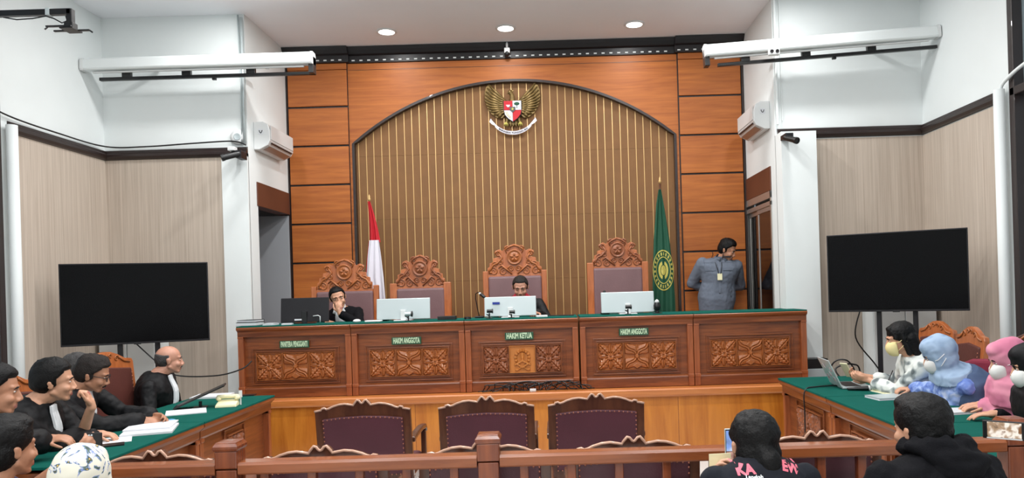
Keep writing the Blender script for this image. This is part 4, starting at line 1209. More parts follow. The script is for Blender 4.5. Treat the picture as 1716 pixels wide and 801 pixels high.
r, f = camera_unit('black security camera on the left column under the moulding, aimed left', 388, 261, 7.55, (-1, -.5, -.35))
m = MB(); m.box(-.03, .03, .06, .20, .03, .07); m.tube([(0, .08, .04), (0, .02, .02)], .018, 8); m.box(.03, .09, .02, .17, -.02, .06); m.build('mount', MAT['dark_metal'], r, bevel=.004)
m = MB(); m.box(-.05, .02, .02, .1, .06, .10); m.build('cable_box', MAT['white_plastic'], r, bevel=.004)
r, f = camera_unit('black security camera on the right column under the moulding', 1325, 233, 7.40, (.4, -1, -.4))
m = MB(); m.box(-.04, .04, .03, .20, .02, .07); m.tube([(0, .08, .04), (0, .0, .0)], .018, 8); m.build('mount', MAT['dark_metal'], r, bevel=.004)
p = at(850, 89, 8.94)
r = thing('cornice_camera', 'small white camera with dark lens fixed at the middle of the black cornice', 'camera', (p.x, 8.92, 4.46))
m = MB(); m.box(-.034, .034, -.03, .03, .0, .062); m.build('body', MAT['white_plastic'], r, bevel=.006)
m = MB(); m.tube([(0, 0, .062), (0, 0, ZH - 4.46)], .014, 10); m.build('stem', MAT['white_plastic'], r, smooth=True)
m = MB(); m.ball((0, -.005, -.004), (.033, .033, .034)); m.build('lens_dome', MAT['black_plastic'], r, smooth=True)

# projector mount reaching in from the left wall
p0 = at(-40, 21, 5.6); p1 = at(118, 20, 5.6); p2 = at(117, 42, 5.6)
r = thing('projector_mount', 'empty black projector arm reaching in at the top left corner', 'projector mount', p1)
x0 = XL - p1.x
m = MB(); m.box(x0, .012, -.022, .022, -.022, .022); m.build('arm', MAT['black_plastic'], r, bevel=.004)
m = MB(); m.box(-.022, .022, -.022, .022, -.125, .02); m.box(-.033, .033, -.033, .033, -.135, -.085); m.build('drop_tube', MAT['black_plastic'], r, bevel=.004)
m = MB(); m.box(-.16, .03, -.05, -.03, -.125, -.115); m.box(-.14, .13, .01, .03, -.140, -.130); m.box(-.05, .05, -.06, .06, -.142, -.132)
m.tube([(-.15, -.04, -.125), (-.165, -.05, -.145)], .006, 6); m.tube([(.13, .02, -.137), (.15, .02, -.152)], .006, 6)
m.build('mounting_plate', MAT['black_plastic'], r)
m = MB(); m.tube([(-.50, -.01, -.03), (-.40, -.01, -.05), (-.28, -.01, -.045), (-.18, -.01, -.03), (-.12, -.01, -.05), (-.06, -.01, -.085), (-.02, -.01, -.07), (-.03, -.01, -.035)], .005, 6); m.build('cable', MAT['black_plastic'], r, smooth=True)
m = MB(); m.box(-.175, -.145, -.026, .026, -.026, .026); m.build('tape', MAT['silver'], r)

# pipes and cables
def cable(label, pts, rad, mat='black_plastic', name='cable', cat='cable', group=None, sub=8):
    P_ = [Vector(p) for p in pts]; out = []
    for i in range(len(P_) - 1):
        a = P_[max(0, i - 1)]; b = P_[i]; c = P_[i + 1]; d = P_[min(len(P_) - 1, i + 2)]
        for k in range(sub):
            t = k / sub
            out.append(.5 * ((2 * b) + (c - a) * t + (2 * a - 5 * b + 4 * c - d) * t * t + (3 * b - a - 3 * c + d) * t ** 3))
    out.append(P_[-1])
    m = MB(); m.tube(out, rad, 6)
    return simple(name, label, cat, m, MAT[mat], smooth=True, group=group)
m = MB(); m.tube([(-3.175, 7.765, 4.55), (-3.175, 7.765, 3.22)], .016, 8); m.tube([(-3.215, 7.775, 4.58), (-3.20, 7.775, 3.85), (-3.21, 7.775, 3.22)], .009, 8)
simple('conduit_pipe', 'thin grey conduit pipes down the corner left of the panelling', 'pipe', m, MAT['silver'], smooth=True)
m = MB(); m.tube([(2.42, 7.765, 4.58), (2.42, 7.765, 3.26)], .014, 8); m.box(2.47, 2.478, 7.78, 7.795, 3.3, 4.59)
simple('conduit_pipe', 'thin white conduit pipe down the corner right of the panelling', 'pipe', m, MAT['wall_white'], smooth=False)
m = MB(); m.tube([(-4.60, 6.36, 3.15), (-4.60, 6.36, .0)], .045, 14)
simple('drain_pipe', 'fat white vertical pipe beside the left window', 'pipe', m, MAT['wall_white'], smooth=True)
m = MB(); m.tube([(3.89, 6.36, 3.2), (3.89, 6.36, .0)], .045, 14)
simple('drain_pipe', 'fat white vertical pipe beside the right window', 'pipe', m, MAT['wall_white'], smooth=True)
cable('black cable lying along the top of the left moulding', [(-4.64, 5.9, 3.35), (-4.63, 6.3, 3.24), (-4.62, 7.0, 3.215), (-4.60, 7.70, 3.225), (-4.2, 7.74, 3.22), (-3.7, 7.74, 3.24), (-3.3, 7.74, 3.25), (-3.14, 7.70, 3.20)], .008)
cable('white cable bundle crossing the right window at the top', [(3.94, 4.2, 3.45), (3.90, 5.0, 3.40), (3.90, 5.9, 3.34), (3.90, 6.3, 3.25), (3.90, 6.36, 3.16)], .016, 'wall_white')
cable('black cable hanging down from the right television', [(2.93, 7.05, 1.32), (2.90, 7.1, 1.05), (3.12, 7.2, .78), (3.22, 7.2, .62), (3.12, 7.1, .48), (2.85, 7.1, .40)], .007)
cable('black cable running from the left television to the bench', [(-3.95, 6.98, 1.22), (-3.72, 6.95, 1.02), (-3.55, 6.95, .90), (-3.2, 7.0, .88), (-2.98, 7.05, .93), (-2.90, 7.10, 1.0)], .007)
cable('black microphone cable hanging over the front of the right desk', [(2.55, 5.78, .765), (2.35, 5.95, .757), (2.10, 5.93, .757), (1.995, 5.91, .73), (1.985, 5.90, .55), (1.985, 5.90, .30), (1.99, 5.88, .012), (1.99, 5.7, .012)], .006)
# tangle of cables on the platform lip, under the middle section
random.seed(4)
for k, lb in enumerate(('black cables tangled in loops on the platform lip under the middle section', 'grey cables tangled in loops on the platform lip under the middle section')):
    m = MB()
    for j in range(9):
        x = -.62 + .1 * j + random.uniform(-.03, .03); pts = []
        ph = random.uniform(0, 6)
        for i in range(22):
            t = i / 21
            pts.append((x + (t - .4) * .34 + .04 * math.sin(t * 9 + ph), 7.165 + .018 * math.sin(t * 11 + ph) + k * .006, PZ + .010 + abs(.085 * math.sin(t * PI * random.choice((1, 1)) + 0) * (.4 + .6 * abs(math.sin(ph + j)))) * (1 if .1 < t < .9 else .2)))
        m.tube(pts, .0055, 5)
    simple('cable_tangle', lb, 'cable', m, MAT['black_plastic' if k == 0 else 'dark_metal'], smooth=True, group='tangled cables under the middle section')
m = MB(); m.box(-.03, .03, -.014, .014, 0, .026); simple('cable_plug', 'white plug block in the tangle of cables on the platform lip', 'plug', m, MAT['white_plastic'], (at(893, 652, 7.13).x, 7.13, PZ + .003), bevel=.003)

# ---------------------------------------------------------------- the garuda emblem
def emblem():
    c = at(859, 182, 8.98)
    r = thing('wall_emblem', 'bronze eagle coat of arms with red and white shield under the arch', 'emblem', (c.x, PB - .045, c.z))
    k = .70 / 95  # metres per photo pixel at the wall
    # wings: layered feathers fanning from the shoulder
    for s in (-1, 1):
        m = MB()
        wing = [(7, 10), (14, 17), (24, 25), (33, 33), (38, 42), (43, 40), (46, 30), (46, 18), (43, 6), (36, -6), (26, -13), (18, -14), (12, -8), (8, 0)]
        m.prism([(s * a * k, b * k) for a, b in wing], -.02, .01)
        w = m.build('wing', MAT['bronze'], r, bevel=.004)
        f = MB()
        for i in range(11):
            t = i / 10
            b0 = Vector((s * (9 + 6 * t) * k, -.026, (12 - 16 * t) * k)); tip = Vector((s * (39 + 9 * math.sin(t * PI * .9) - 17 * t ** 3) * k, -.030, (43 - 60 * t + 4 * t * t) * k))
            mid = (b0 + tip) / 2 + Vector((s * 2 * k, -.012, -2 * k * (t - .3)))
            f.tube([b0, mid, tip], [.012, .020, .006], 6)
        for i in range(8):
            t = i / 7
            b0 = Vector((s * 8 * k, -.034, (11 - 14 * t) * k)); tip = Vector((s * (27 + 3 * math.sin(t * PI)) * k, -.036, (24 - 33 * t) * k))
            f.tube([b0, (b0 + tip) / 2 + Vector((0, -.01, 0)), tip], [.010, .016, .006], 6)
        f.build('feathers', MAT['bronze'], w, smooth=True)
    m = MB(); m.ball((0, -.01, 0), (.075, .05, .14)); m.cap((0, -.03, .06), (-.005, -.05, .17), .040, .026); m.cap((-.005, -.05, .17), (-.030, -.06, .205), .026, .024)
    m.cap((-.035, -.06, .20), (-.070, -.062, .185), .016, .005)
    for s in (-1, 1): m.cap((s * .06, -.01, -.09), (s * .085, -.03, -.165), .030, .020)
    for i in range(5): m.cap(((i - 2) * .02, -.01, -.10), ((i - 2) * .034, -.02, -.20), .016, .010)
    for i in range(4): m.cap((-.02 + i * .012, -.055, .215), (-.035 + i * .018, -.055, .238), .006, .003)
    me = remesh(m, .006, 2); link_mesh('eagle_body', me, MAT['bronze'], r)
    for s in (-1, 1):
        for q in (-1, 0, 1):
            m = MB(); m.tube([(s * .088, -.045, -.160), (s * .088 + q * .018, -.062, -.182), (s * .088 + q * .022, -.048, -.205)], [.009, .008, .004], 6); m.build('claw', MAT['flag_gold'], r, smooth=True)
    # shield in five fields
    y0, y1 = -.085, -.06
    S = MB(); sh = [(-.112, .10), (.112, .10), (.112, -.02), (.10, -.075), (.06, -.125), (0, -.165), (-.06, -.125), (-.10, -.075), (-.112, -.02)]
    S.prism(sh, y1, y1 + .02); so = S.build('shield', MAT['black_plastic'], r, bevel=.003)
    def field(pts, mat, nm='shield_field'):
        m = MB(); m.prism(pts, y0, y1); return m.build(nm, mat, so)
    field([(-.104, .092), (-.002, .092), (-.002, -.018), (-.104, -.018)], MAT['red_flag']); field([(.002, .092), (.104, .092), (.104, -.018), (.002, -.018)], MAT['white_flag'])
    field([(-.104, -.022), (-.002, -.022), (-.002, -.155), (-.055, -.118), (-.093, -.072)], MAT['white_flag']); field([(.104, -.022), (.093, -.072), (.055, -.118), (.002, -.155), (.002, -.022)], MAT['red_flag'])
    m = MB(); m.prism([(-.034, .018), (.034, .018), (.034, -.02), (.0, -.05), (-.034, -.02)], y0 - .008, y0); m.build('centre_field', MAT['black_plastic'], so)
    m = MB(); st = []
    for q in range(10):
        a = PI / 2 + q * PI / 5; rr4 = .02 if q % 2 == 0 else .009; st.append((rr4 * math.cos(a), -.008 + rr4 * math.sin(a)))
    m.prism(st, y0 - .011, y0 - .007); m.build('star', MAT['flag_gold'], so)
    m = MB(); m.box(.049, .056, y0 - .004, y0, .0, .05); m.ball((.052, y0 - .002, .056), (.034, .004, .020), n=12, m=6); m.build('tree', MAT['green_flag'], so)
    m = MB(); m.box(-.078, -.03, y0 - .004, y0, .034, .044); m.ball((-.052, y0 - .002, .028), (.018, .005, .014), n=10, m=6); m.build('bull_head', MAT['white_flag'], so)
    m = MB(); m.tube([(-.085, y0 - .002, -.04), (-.07, y0 - .002, -.08), (-.03, y0 - .002, -.12)], .003, 5); m.tube([(-.07, y0 - .002, -.035), (-.055, y0 - .002, -.075), (-.02, y0 - .002, -.11)], .003, 5); m.build('sprig', MAT['flag_gold'], so)
    # ribbon
    m = MB(); n = 24; rg = []
    for i in range(n + 1):
        a = PI * (1.20 + .60 * i / n); x = .285 * math.cos(a) / math.cos(PI * 1.2) * -1 * .81 * 0 + .275 * math.cos(a) ; z = -.045 + .245 * math.sin(a)
        wv = .004 * math.sin(i)
        rg.append([(x, -.055 + wv, z - .021), (x, -.055 + wv, z + .021), (x, -.047 + wv, z + .021), (x, -.047 + wv, z - .021)])
    m.rings(rg); rb = m.build('ribbon', MAT['white_flag'], r)
    for s in (-1, 1):
        m = MB(); m.rings([[(s * .205, -.045, -.205), (s * .225, -.045, -.165), (s * .222, -.038, -.165), (s * .200, -.038, -.205)], [(s * .262, -.050, -.175), (s * .262, -.050, -.125), (s * .258, -.043, -.125), (s * .258, -.043, -.175)], [(s * .29, -.04, -.145), (s * .272, -.04, -.105), (s * .268, -.034, -.105), (s * .286, -.034, -.145)]])
        m.build('ribbon_end', MAT['white_flag'], rb)
    me = text_mesh('BHINNEKA TUNGGAL IKA', .030, .002, .0008); xs = [v.co.x for v in me.vertices]; sc = .36 / (max(xs) - min(xs))
    for v in me.vertices:
        a = PI * 1.5 + v.co.x * sc / .262; rad = v.co.y
        v.co = Vector(((.275 - rad * .8) * math.cos(a), -.062 - v.co.z, -.045 + (.245 - rad * .8) * math.sin(a)))
    link_mesh('motto', me, MAT['dark_metal'], rb)
emblem()

# ---------------------------------------------------------------- flags
def flag(label, x, y, zb, zt, profile, mats, z_pole_top, lean=0.0, group=None):
    """draped flag: profile = list of (z, left x offset, right x offset, depth)"""
    r = thing('standing_flag', label, 'flag', (x, y, PZ), 0, None)
    m = MB(); m.lathe([(.001, 0), (.14, 0), (.14, .02), (.05, .04), (.03, .06), (.001, .06)], n=24); m.build('base', MAT['chair_wood'], r, smooth=True, angle=30)
    m = MB(); m.tube([(0, 0, .04), (lean, 0, z_pole_top - PZ)], .012, 10); m.build('pole', MAT['chair_wood'], r, smooth=True)
    m = MB(); m.lathe([(.001, 0), (.016, .01), (.020, .03), (.012, .05), (.014, .06), (.001, .09)], (lean, 0, z_pole_top - PZ), 12); m.build('finial', MAT['gold'], r, smooth=True)
    return r
# red and white
fx = at(632, 500, 8.75).x
r = flag('red and white flag draped on a pole between the two left judge chairs', fx, 8.75, 0, 0, None, None, at(618, 338, 8.75).z, lean=at(619, 340, 8.75).x - fx)
def drape(name, mat, rows, folds, parent, org, nseg=30, amp=.03, seed=0):
    """rows: (z, xl, xr) in room coordinates; cloth sheet with folds and a real thickness"""
    m = MB(); k = len(rows)
    def pt(s, i):
        z, xl, xr = rows[i]
        f = amp * (.35 + .65 * i / (k - 1))
        return Vector((xl + (xr - xl) * s - org[0], 8.72 - org[1] + f * math.sin(s * folds * PI + seed + i * .15) - .03, z - org[2]))
    rg = []
    for i in range(k):
        a = [pt(j / nseg, i) for j in range(nseg + 1)]
        b = [p + Vector((0, .005, 0)) for p in reversed(a)]
        rg.append(a + b)
    m.rings(rg); o = m.build(name, mat, parent, smooth=True, angle=60); return o
org = (fx, 8.75, PZ)
A = lambda X, Y, d=8.72: at(X, Y, d)
def rows_from(px):
    out = []
    for (Yp, xl, xr) in px:
        a = A(xl, Yp); b = A(xr, Yp); out.append(((a.z + b.z) / 2, a.x, b.x))
    # refine
    res = []
    for (z0, l0, r0), (z1, l1, r1) in zip(out[:-1], out[1:]):
        for k in range(4): t = k / 4; res.append((z0 + (z1 - z0) * t, l0 + (l1 - l0) * t, r0 + (r1 - r0) * t))
    res.append(out[-1]); return res
drape('red_half', MAT['red_flag'], rows_from([(338, 617, 621), (360, 619, 628), (385, 620, 634), (406, 620, 638)]), 4, r, org, amp=.02)
drape('red_half', MAT['red_flag'], rows_from([(404, 618, 623), (440, 614, 622), (474, 612, 624)]), 3, r, (org[0], org[1] - .03, org[2]), amp=.015)
drape('white_half', MAT['white_flag'], rows_from([(403, 621, 637), (430, 618, 641), (465, 616, 645), (500, 624, 648), (530, 628, 650)]), 5, r, (org[0], org[1] + .035, org[2]), amp=.02, seed=1)
# green court flag
gx = at(1112, 500, 8.75).x
r = flag('dark green flag with gold round seal draped at the right of the judge chairs', gx, 8.75, 0, 0, None, None, at(1105, 308, 8.75).z, lean=at(1106, 310, 8.75).x - gx)
gf = drape('cloth', MAT['green_flag'], rows_from([(318, 1103, 1107), (345, 1099, 1112), (400, 1095, 1121), (460, 1093, 1128), (500, 1093, 1131), (560, 1094, 1133)]), 5, r, (gx, 8.75, PZ), amp=.018, seed=2)
# seal printed on the cloth, folded with it
bv = BVHTree.FromObject(gf, bpy.context.evaluated_depsgraph_get())
m = MB(); cx0, cz0 = A(1111, 453).x - gx, A(1111, 453).z - PZ
def onflag(x, z, d=.004):
    h = bv.ray_cast(Vector((x, -2, z)), Vector((0, 1, 0)))
    return Vector((x, (h[0].y if h[0] else -.04) - d, z))
def band(m, r0, r1, a0_, a1_, n=40, sx=.52):
    for i in range(n):
        a, b = a0_ + (a1_ - a0_) * i / n, a0_ + (a1_ - a0_) * (i + 1) / n
        q = [onflag(cx0 + sx * rr5 * math.cos(t), cz0 + rr5 * math.sin(t)) for rr5, t in ((r0, a), (r1, a), (r1, b), (r0, b))]
        m.add(q + [p - Vector((0, .002, 0)) for p in q], [(0, 1, 2, 3), (7, 6, 5, 4), (0, 4, 5, 1), (1, 5, 6, 2), (2, 6, 7, 3), (3, 7, 4, 0)])
band(m, .225, .240, 0, 2 * PI); band(m, .150, .162, 0, 2 * PI)
for i in range(22):
    a = 2 * PI * i / 22; band(m, .175, .212, a, a + .13, 2)
band(m, .0, .06, 0, 2 * PI, 10); band(m, .07, .11, PI * .6, PI * 1.4, 8); band(m, .07, .11, -PI * .4, PI * .4, 8)
m.build('seal_print', MAT['flag_gold'], gf, recalc=True)

# ---------------------------------------------------------------- things on the judges' bench
BT = PZ + BH + .004
def monitor(label, XL_, XR_, Yt, Yb, d, mat, edge, back=True, name='monitor', tilt=.12, extras=True, stand_z=None):
    a = at(XL_, Yb, d); b = at(XR_, Yb, d); t = at((XL_ + XR_) / 2, Yt, d)
    w = b.x - a.x; cx = (a.x + b.x) / 2; z0 = max((a.z + b.z) / 2, BT + .015); h = t.z - z0
    r = thing(name, label, 'monitor', (cx, d, BT), 0)
    q = z0 - BT
    # back of the monitor faces the viewer
    fn = lambda x, z, y: (x, y + (z - q) * tilt, z)
    m = MB(); m.prism([(-w / 2, q), (w / 2, q), (w / 2, q + h), (-w / 2, q + h)], 0, .018, fn); m.build('back_cover', mat, r, bevel=.006)
    m = MB(); m.prism([(-w / 2 + .004, q + .004), (w / 2 - .004, q + .004), (w / 2 - .004, q + h - .002), (-w / 2 + .004, q + h - .002)], .018, .026, fn); m.build('bezel', edge, r)
    m = MB(); m.prism([(-w / 2 + .015, q + .02), (w / 2 - .015, q + .02), (w / 2 - .015, q + h - .012), (-w / 2 + .015, q + h - .012)], .026, .028, fn); m.build('screen', MAT['screen_black'], r)
    m = MB(); m.box(-.025, .025, -.012, .012, .008, q + h * .45); m.box(-.09, .09, -.05, .09, .0, .010); m.build('stand', edge, r, bevel=.004)
    return r, q, h, w
r, q, h, w = monitor('black monitor seen from behind in front of the man in the suit', 470, 551, 499, 540, 7.46, MAT['dark_metal'], MAT['black_plastic'])
m = MB(); m.box(-.10, -.02, -.004, 0, .035, .050); m.build('sticker', MAT['paper'], r)
m = MB(); m.tube([(.09, -.01, .075), (.14, -.01, .08), (.16, -.01, .07), (.16, -.01, .01)], .005, 6); m.build('cable', MAT['white_plastic'], r, smooth=True)
r, q, h, w = monitor('silver monitor from behind, in front of the empty chair by the flag', 631, 721, 500, 539, 7.46, MAT['silver'], MAT['white_plastic'])
r, q, h, w = monitor('silver monitor from behind, hiding the judge with the red collar', 812, 899, 497, 533, 7.46, MAT['silver'], MAT['white_plastic'])
m = MB(); m.box(-w * .34, -w * .20, -.003, .004, q + h * .62, q + h * .74); m.build('blue_sticker', plain('blue_sticker', srgb(30, 50, 140), .5), r)
r, q, h, w = monitor('silver monitor from behind, in front of the empty chair by the green flag', 1008, 1097, 489, 525, 7.46, MAT['silver'], MAT['white_plastic'])

def webcam(label, X, Y, d=7.34, white=True, s=1.0, tall=.07):
    p = at(X, Y, d)
    r = thing('web_camera', label, 'camera', (p.x, d, BT))
    m = MB(); m.tube([(-.030 * s, 0, tall), (.030 * s, 0, tall)], .022 * s, 12)
    m.build('barrel', MAT['silver'] if white else MAT['black_plastic'], r, smooth=True, angle=40)
    m = MB(); m.lathe([(.020 * s, 0), (.028 * s, .0), (.028 * s, .014), (.016 * s, .014), (.012 * s, .008), (.001, .008)], (.030 * s, 0, tall), 16, Matrix.Rotation(PI / 2, 3, 'Y')); m.build('lens', MAT['black_plastic'], r, smooth=True, angle=40)
    m = MB(); m.tube([(0, 0, tall - .02), (0, 0, .008)], .008, 8); m.box(-.03, .03, -.025, .025, 0, .008); m.tube([(0, 0, .03), (-.035 * s, .0, .055 * s)], .006, 6); m.build('foot', MAT['black_plastic'], r)
    return r
webcam('web camera with silver barrel below the silver monitor by the flag', 684, 524)
webcam('black web camera clipped at the middle of the monitor hiding the red-collared judge', 857, 524, white=False, s=.7, tall=.06)
webcam('black web camera on a stand at the left of that judge, beside the bent microphone', 820, 526, d=7.32, white=False, s=.8, tall=.075)
webcam('black web camera below the silver monitor by the green flag', 1052, 515, white=False, s=.8, tall=.075)
p = at(1101, 512, 7.40)
r = thing('desk_camera', 'black capsule camera with a white tip right of the monitor by the green flag', 'camera', (p.x, 7.40, BT))
m = MB(); m.lathe([(.001, 0), (.05, 0), (.05, .006), (.02, .012), (.02, .03), (.034, .045), (.036, .08), (.026, .11), (.001, .112)], n=18); m.build('body', MAT['black_plastic'], r, smooth=True, angle=40)
m = MB(); m.lathe([(.026, .108), (.018, .13), (.001, .142)], n=18); m.build('tip', MAT['white_plastic'], r, smooth=True)
def mic(label, pts, r_head=.016, base=True, tip='black_plastic'):
    o = Vector(pts[0])
    r = thing('gooseneck_microphone', label, 'microphone', (o.x, o.y, o.z))
    q = [Vector(p) - o for p in pts]
    m = MB(); m.tube(q, .005, 6); m.build('gooseneck', MAT['black_plastic'], r, smooth=True)
    m = MB(); m.box(-.045, .045, -.05, .05, 0, .02); m.build('base', MAT['black_plastic'], r, bevel=.006)
    d = (q[-1] - q[-2]).normalized(); m = MB(); m.cap(q[-1] - d * .01, q[-1] + d * .04, r_head, r_head * .95); m.build('head', MAT['black_plastic'], r, smooth=True)
    m = MB(); m.cap(q[-1] - d * .035, q[-1] - d * .015, r_head * .7, r_head * .8); m.build('collar', MAT[tip], r, smooth=True)
    return r
z = BT
a = at(810, 520, 7.42).x
mic('bent gooseneck microphone in front of the red-collared judge', [(a - .06, 7.63, z), (a - .08, 7.63, z + .10), (a - .095, 7.62, z + .20), (a - .09, 7.60, z + .25), (a - .06, 7.56, z + .265), (a - .02, 7.52, z + .235)], .017, tip='white_plastic')
a = at(1013, 500, 7.6).x
mic('upright microphone with a grey head above the silver monitor by the green flag', [(a, 7.60, z), (a, 7.60, z + .10), (a, 7.60, z + .19)], .017)
a = at(650, 500, 7.6).x
mic('microphone peeking over the silver monitor by the red and white flag', [(a - .05, 7.60, z), (a - .03, 7.60, z + .12), (a - .02, 7.60, z + .17), (a - .0, 7.59, z + .19)], .015)

def slab(name, label, cat, c, size, rz, mat, h=None, group=None, parts=None, bevel=.002):
    r = thing(name, label, cat, c, rz, group) if parts else None
    m = MB(); m.box(-size[0] / 2, size[0] / 2, -size[1] / 2, size[1] / 2, 0, size[2])
    if not parts: return simple(name, label, cat, m, MAT[mat], c, rz, group, bevel=bevel)
    return r
def book(label, c, size, rz, cover='black_plastic', name='book'):
    r = thing(name, label, 'book', c, rz); x, y, h = size
    m = MB(); m.box(-x / 2 + .003, x / 2 - .003, -y / 2 + .003, y / 2 - .004, .003, h - .003); m.build('page_block', MAT['paper'], r)
    m = MB(); m.box(-x / 2, x / 2, -y / 2, y / 2, 0, .003); m.box(-x / 2, x / 2, -y / 2, y / 2, h - .003, h); m.box(-x / 2, x / 2, y / 2 - .004, y / 2, 0, h); m.build('cover', MAT[cover], r)
    return r
px = lambda X, Y, d: at(X, Y, d).x
c0 = px(423, 545, 7.5)
book('thick black book lying at the left end of the bench, bottom of its pair', (c0, 7.45, z), (.20, .24, .035), .05)
book('black book with white page edge lying on top at the left end of the bench', (c0 + .005, 7.45, z + .0355), (.18, .22, .022), -.05)
book('small pale notebook beside the black books at the left end of the bench', (px(454, 545, 7.4), 7.40, z), (.11, .15, .018), 0, 'paper', 'notebook')
book('white notepad lying beside the foot of the black monitor', (px(484, 545, 7.4), 7.36, z), (.10, .12, .012), .2, 'paper', 'notepad')
m = MB(); m.ball((0, 0, .014), (.038, .055, .02)); simple('computer_mouse', 'white rounded mouse on the bench right of the man in the suit', 'mouse', m, MAT['white_plastic'], (px(599, 540, 7.4), 7.38, z), smooth=True)
m = MB(); m.box(-.08, .08, -.05, .05, 0, .018); simple('white_box', 'flat white box beside the mouse and the silver monitor by the flag', 'box', m, MAT['white_plastic'], (px(627, 539, 7.4), 7.38, z), bevel=.008)
m = MB(); m.box(-.09, .09, -.05, .05, 0, .038); simple('tissue_box', 'small black box on the bench between the two left silver monitors', 'box', m, MAT['black_plastic'], (px(750, 535, 7.4), 7.38, z), bevel=.004)
m = MB(); m.lathe([(.001, 0), (.035, 0), (.033, .022), (.001, .026)], n=18); simple('phone_puck', 'round black device on the bench left of the middle section', 'device', m, MAT['black_plastic'], (px(784, 534, 7.4), 7.38, z), smooth=True, angle=40)
m = MB(); m.box(-.055, .055, -.035, .035, 0, .020); simple('remote_box', 'white flat box right of the monitor hiding the judge', 'box', m, MAT['white_plastic'], (px(908, 531, 7.36), 7.34, z), .1, bevel=.004)
m = MB(); m.box(-.13, .13, -.05, .05, 0, .008); simple('folder', 'thin dark folder lying between the middle and right silver monitors', 'folder', m, MAT['dark_metal'], (px(940, 528, 7.6), 7.55, z), -.1, bevel=.002)

# ---------------------------------------------------------------- things on the left desks
def paper(label, X, Y, w_, l_, h_, rz, mat='paper', name='paper_sheet', cat='paper', zt=DT, dz=0):
    """X,Y: photo position of its middle on the desk top"""
    d = (ZC - zt) * F / ((X - PX) * math.sin(ROLL) + (Y - PY) * math.cos(ROLL))
    p = at(X, Y, d)
    m = MB(); m.box(-w_ / 2, w_ / 2, -l_ / 2, l_ / 2, 0, h_)
    return simple(name, label, cat, m, MAT[mat], (p.x, p.y, zt + dz), rz, bevel=min(.0008, h_ * .3))
paper('thick stack of white papers in front of the leaning lawyer, bottom bundle', 252, 722, .30, .34, .014, .35, name='paper_stack', cat='papers')
paper('upper bundle of white papers with a dark edge on the big paper stack', 254, 718, .28, .30, .010, .30, name='paper_stack', cat='papers', dz=.0145)
paper('single white sheet nearest the floral headscarf on the left desk', 190, 738, .20, .22, .002, .5)
paper('loose white sheets in front of the reading man with glasses', 312, 691, .28, .26, .008, .45, name='paper_stack', cat='papers')
paper('white papers in front of the bald man, nearest the bench', 356, 665, .30, .24, .016, .1, name='paper_stack', cat='papers')
paper('black smartphone lying at the platform end of the left desk', 412, 663, .16, .08, .009, .1, 'black_plastic', 'smartphone', 'phone')
paper('black smartphone at the near end of the left desk beside the headscarf', 186, 747, .14, .08, .010, .5, 'black_plastic', 'smartphone', 'phone')
d_ = .85 * F / ((270 - PX) * math.sin(ROLL) + (707 - PY)); p = at(270, 707, d_)
m = MB(); m.rings([[(-.09, -.05, 0), (.09, -.03, 0), (.08, .05, 0), (-.08, .04, 0)], [(-.06, -.03, .02), (.05, -.02, .025), (.06, .03, .015), (-.05, .03, .02)]])
simple('blue_cloth', 'crumpled light blue paper in front of the hands of the man with glasses', 'paper', m, plain('blue_paper', srgb(90, 160, 205), .7), (p.x + .02, p.y, DT), .3)
# tilted black tablet on a stand
d_ = .85 * F / ((338 - PX) * math.sin(ROLL) + (682 - PY)); p = at(336, 681, d_)
r = thing('tablet_stand', 'black tablet propped up at a slant in front of the bald man', 'tablet', (p.x, p.y, DT), .35)
Mx = Matrix.Translation((0, 0, .092)) @ Matrix.Rotation(-.40, 4, 'Y')
m = MB(); m.box(-.20, .20, -.09, .09, -.006, .006, Mx); m.build('tablet', MAT['black_plastic'], r, bevel=.003)
m = MB(); m.box(-.05, .05, -.05, .05, 0, .008); m.tube([(0, 0, .006), (0, 0, .05)], .012, 8); m.build('stand', MAT['dark_metal'], r)
d_ = .85 * F / ((382 - PX) * math.sin(ROLL) + (680 - PY)); p = at(381, 680, d_)
r = thing('desk_telephone', 'small cream desk telephone on the left desk near the platform', 'telephone', (p.x, p.y, DT), .2)
m = MB(); m.rings([[(-.08, -.07, 0), (.08, -.07, 0), (.08, .07, 0), (-.08, .07, 0)], [(-.075, -.065, .022), (.075, -.065, .022), (.075, .065, .05), (-.075, .065, .05)]]); m.build('body', MAT['yellow_paper'], r, bevel=.006)
m = MB(); m.cap((-.07, .03, .075), (.07, .03, .075), .016); m.ball((-.07, .03, .062), .022); m.ball((.07, .03, .062), .022); m.build('handset', MAT['yellow_paper'], r, smooth=True)
m = MB(); m.box(.085, .095, .05, .06, 0, .09); m.box(.078, .102, .048, .062, .06, .115); m.build('antenna', MAT['white_plastic'], r)
# socket boxes at the foot of the columns
m = MB(); m.box(-.13, .13, -.08, .08, 0, .725); simple('floor_box', 'pale box on the floor in the corner right of the bench', 'box', m, MAT['silver'], (2.62, 7.50, 0), bevel=.006)
m = MB(); m.box(-.13, .13, -.07, .07, 0, .10); simple('battery_box', 'black box on the pale box in the corner right of the bench', 'box', m, MAT['black_plastic'], (2.62, 7.50, .725), bevel=.006)

# ---------------------------------------------------------------- things on the right desks
def desk_pt(X, Y, z=DT):
    d = (ZC - z) * F / ((X - PX) * math.sin(ROLL) + (Y - PY) * math.cos(ROLL)); return at(X, Y, d)
p = desk_pt(1402, 648)
r = thing('laptop', 'open silver laptop seen from the side on the right desk', 'laptop', (p.x, p.y, DT), PI / 2 - .10)
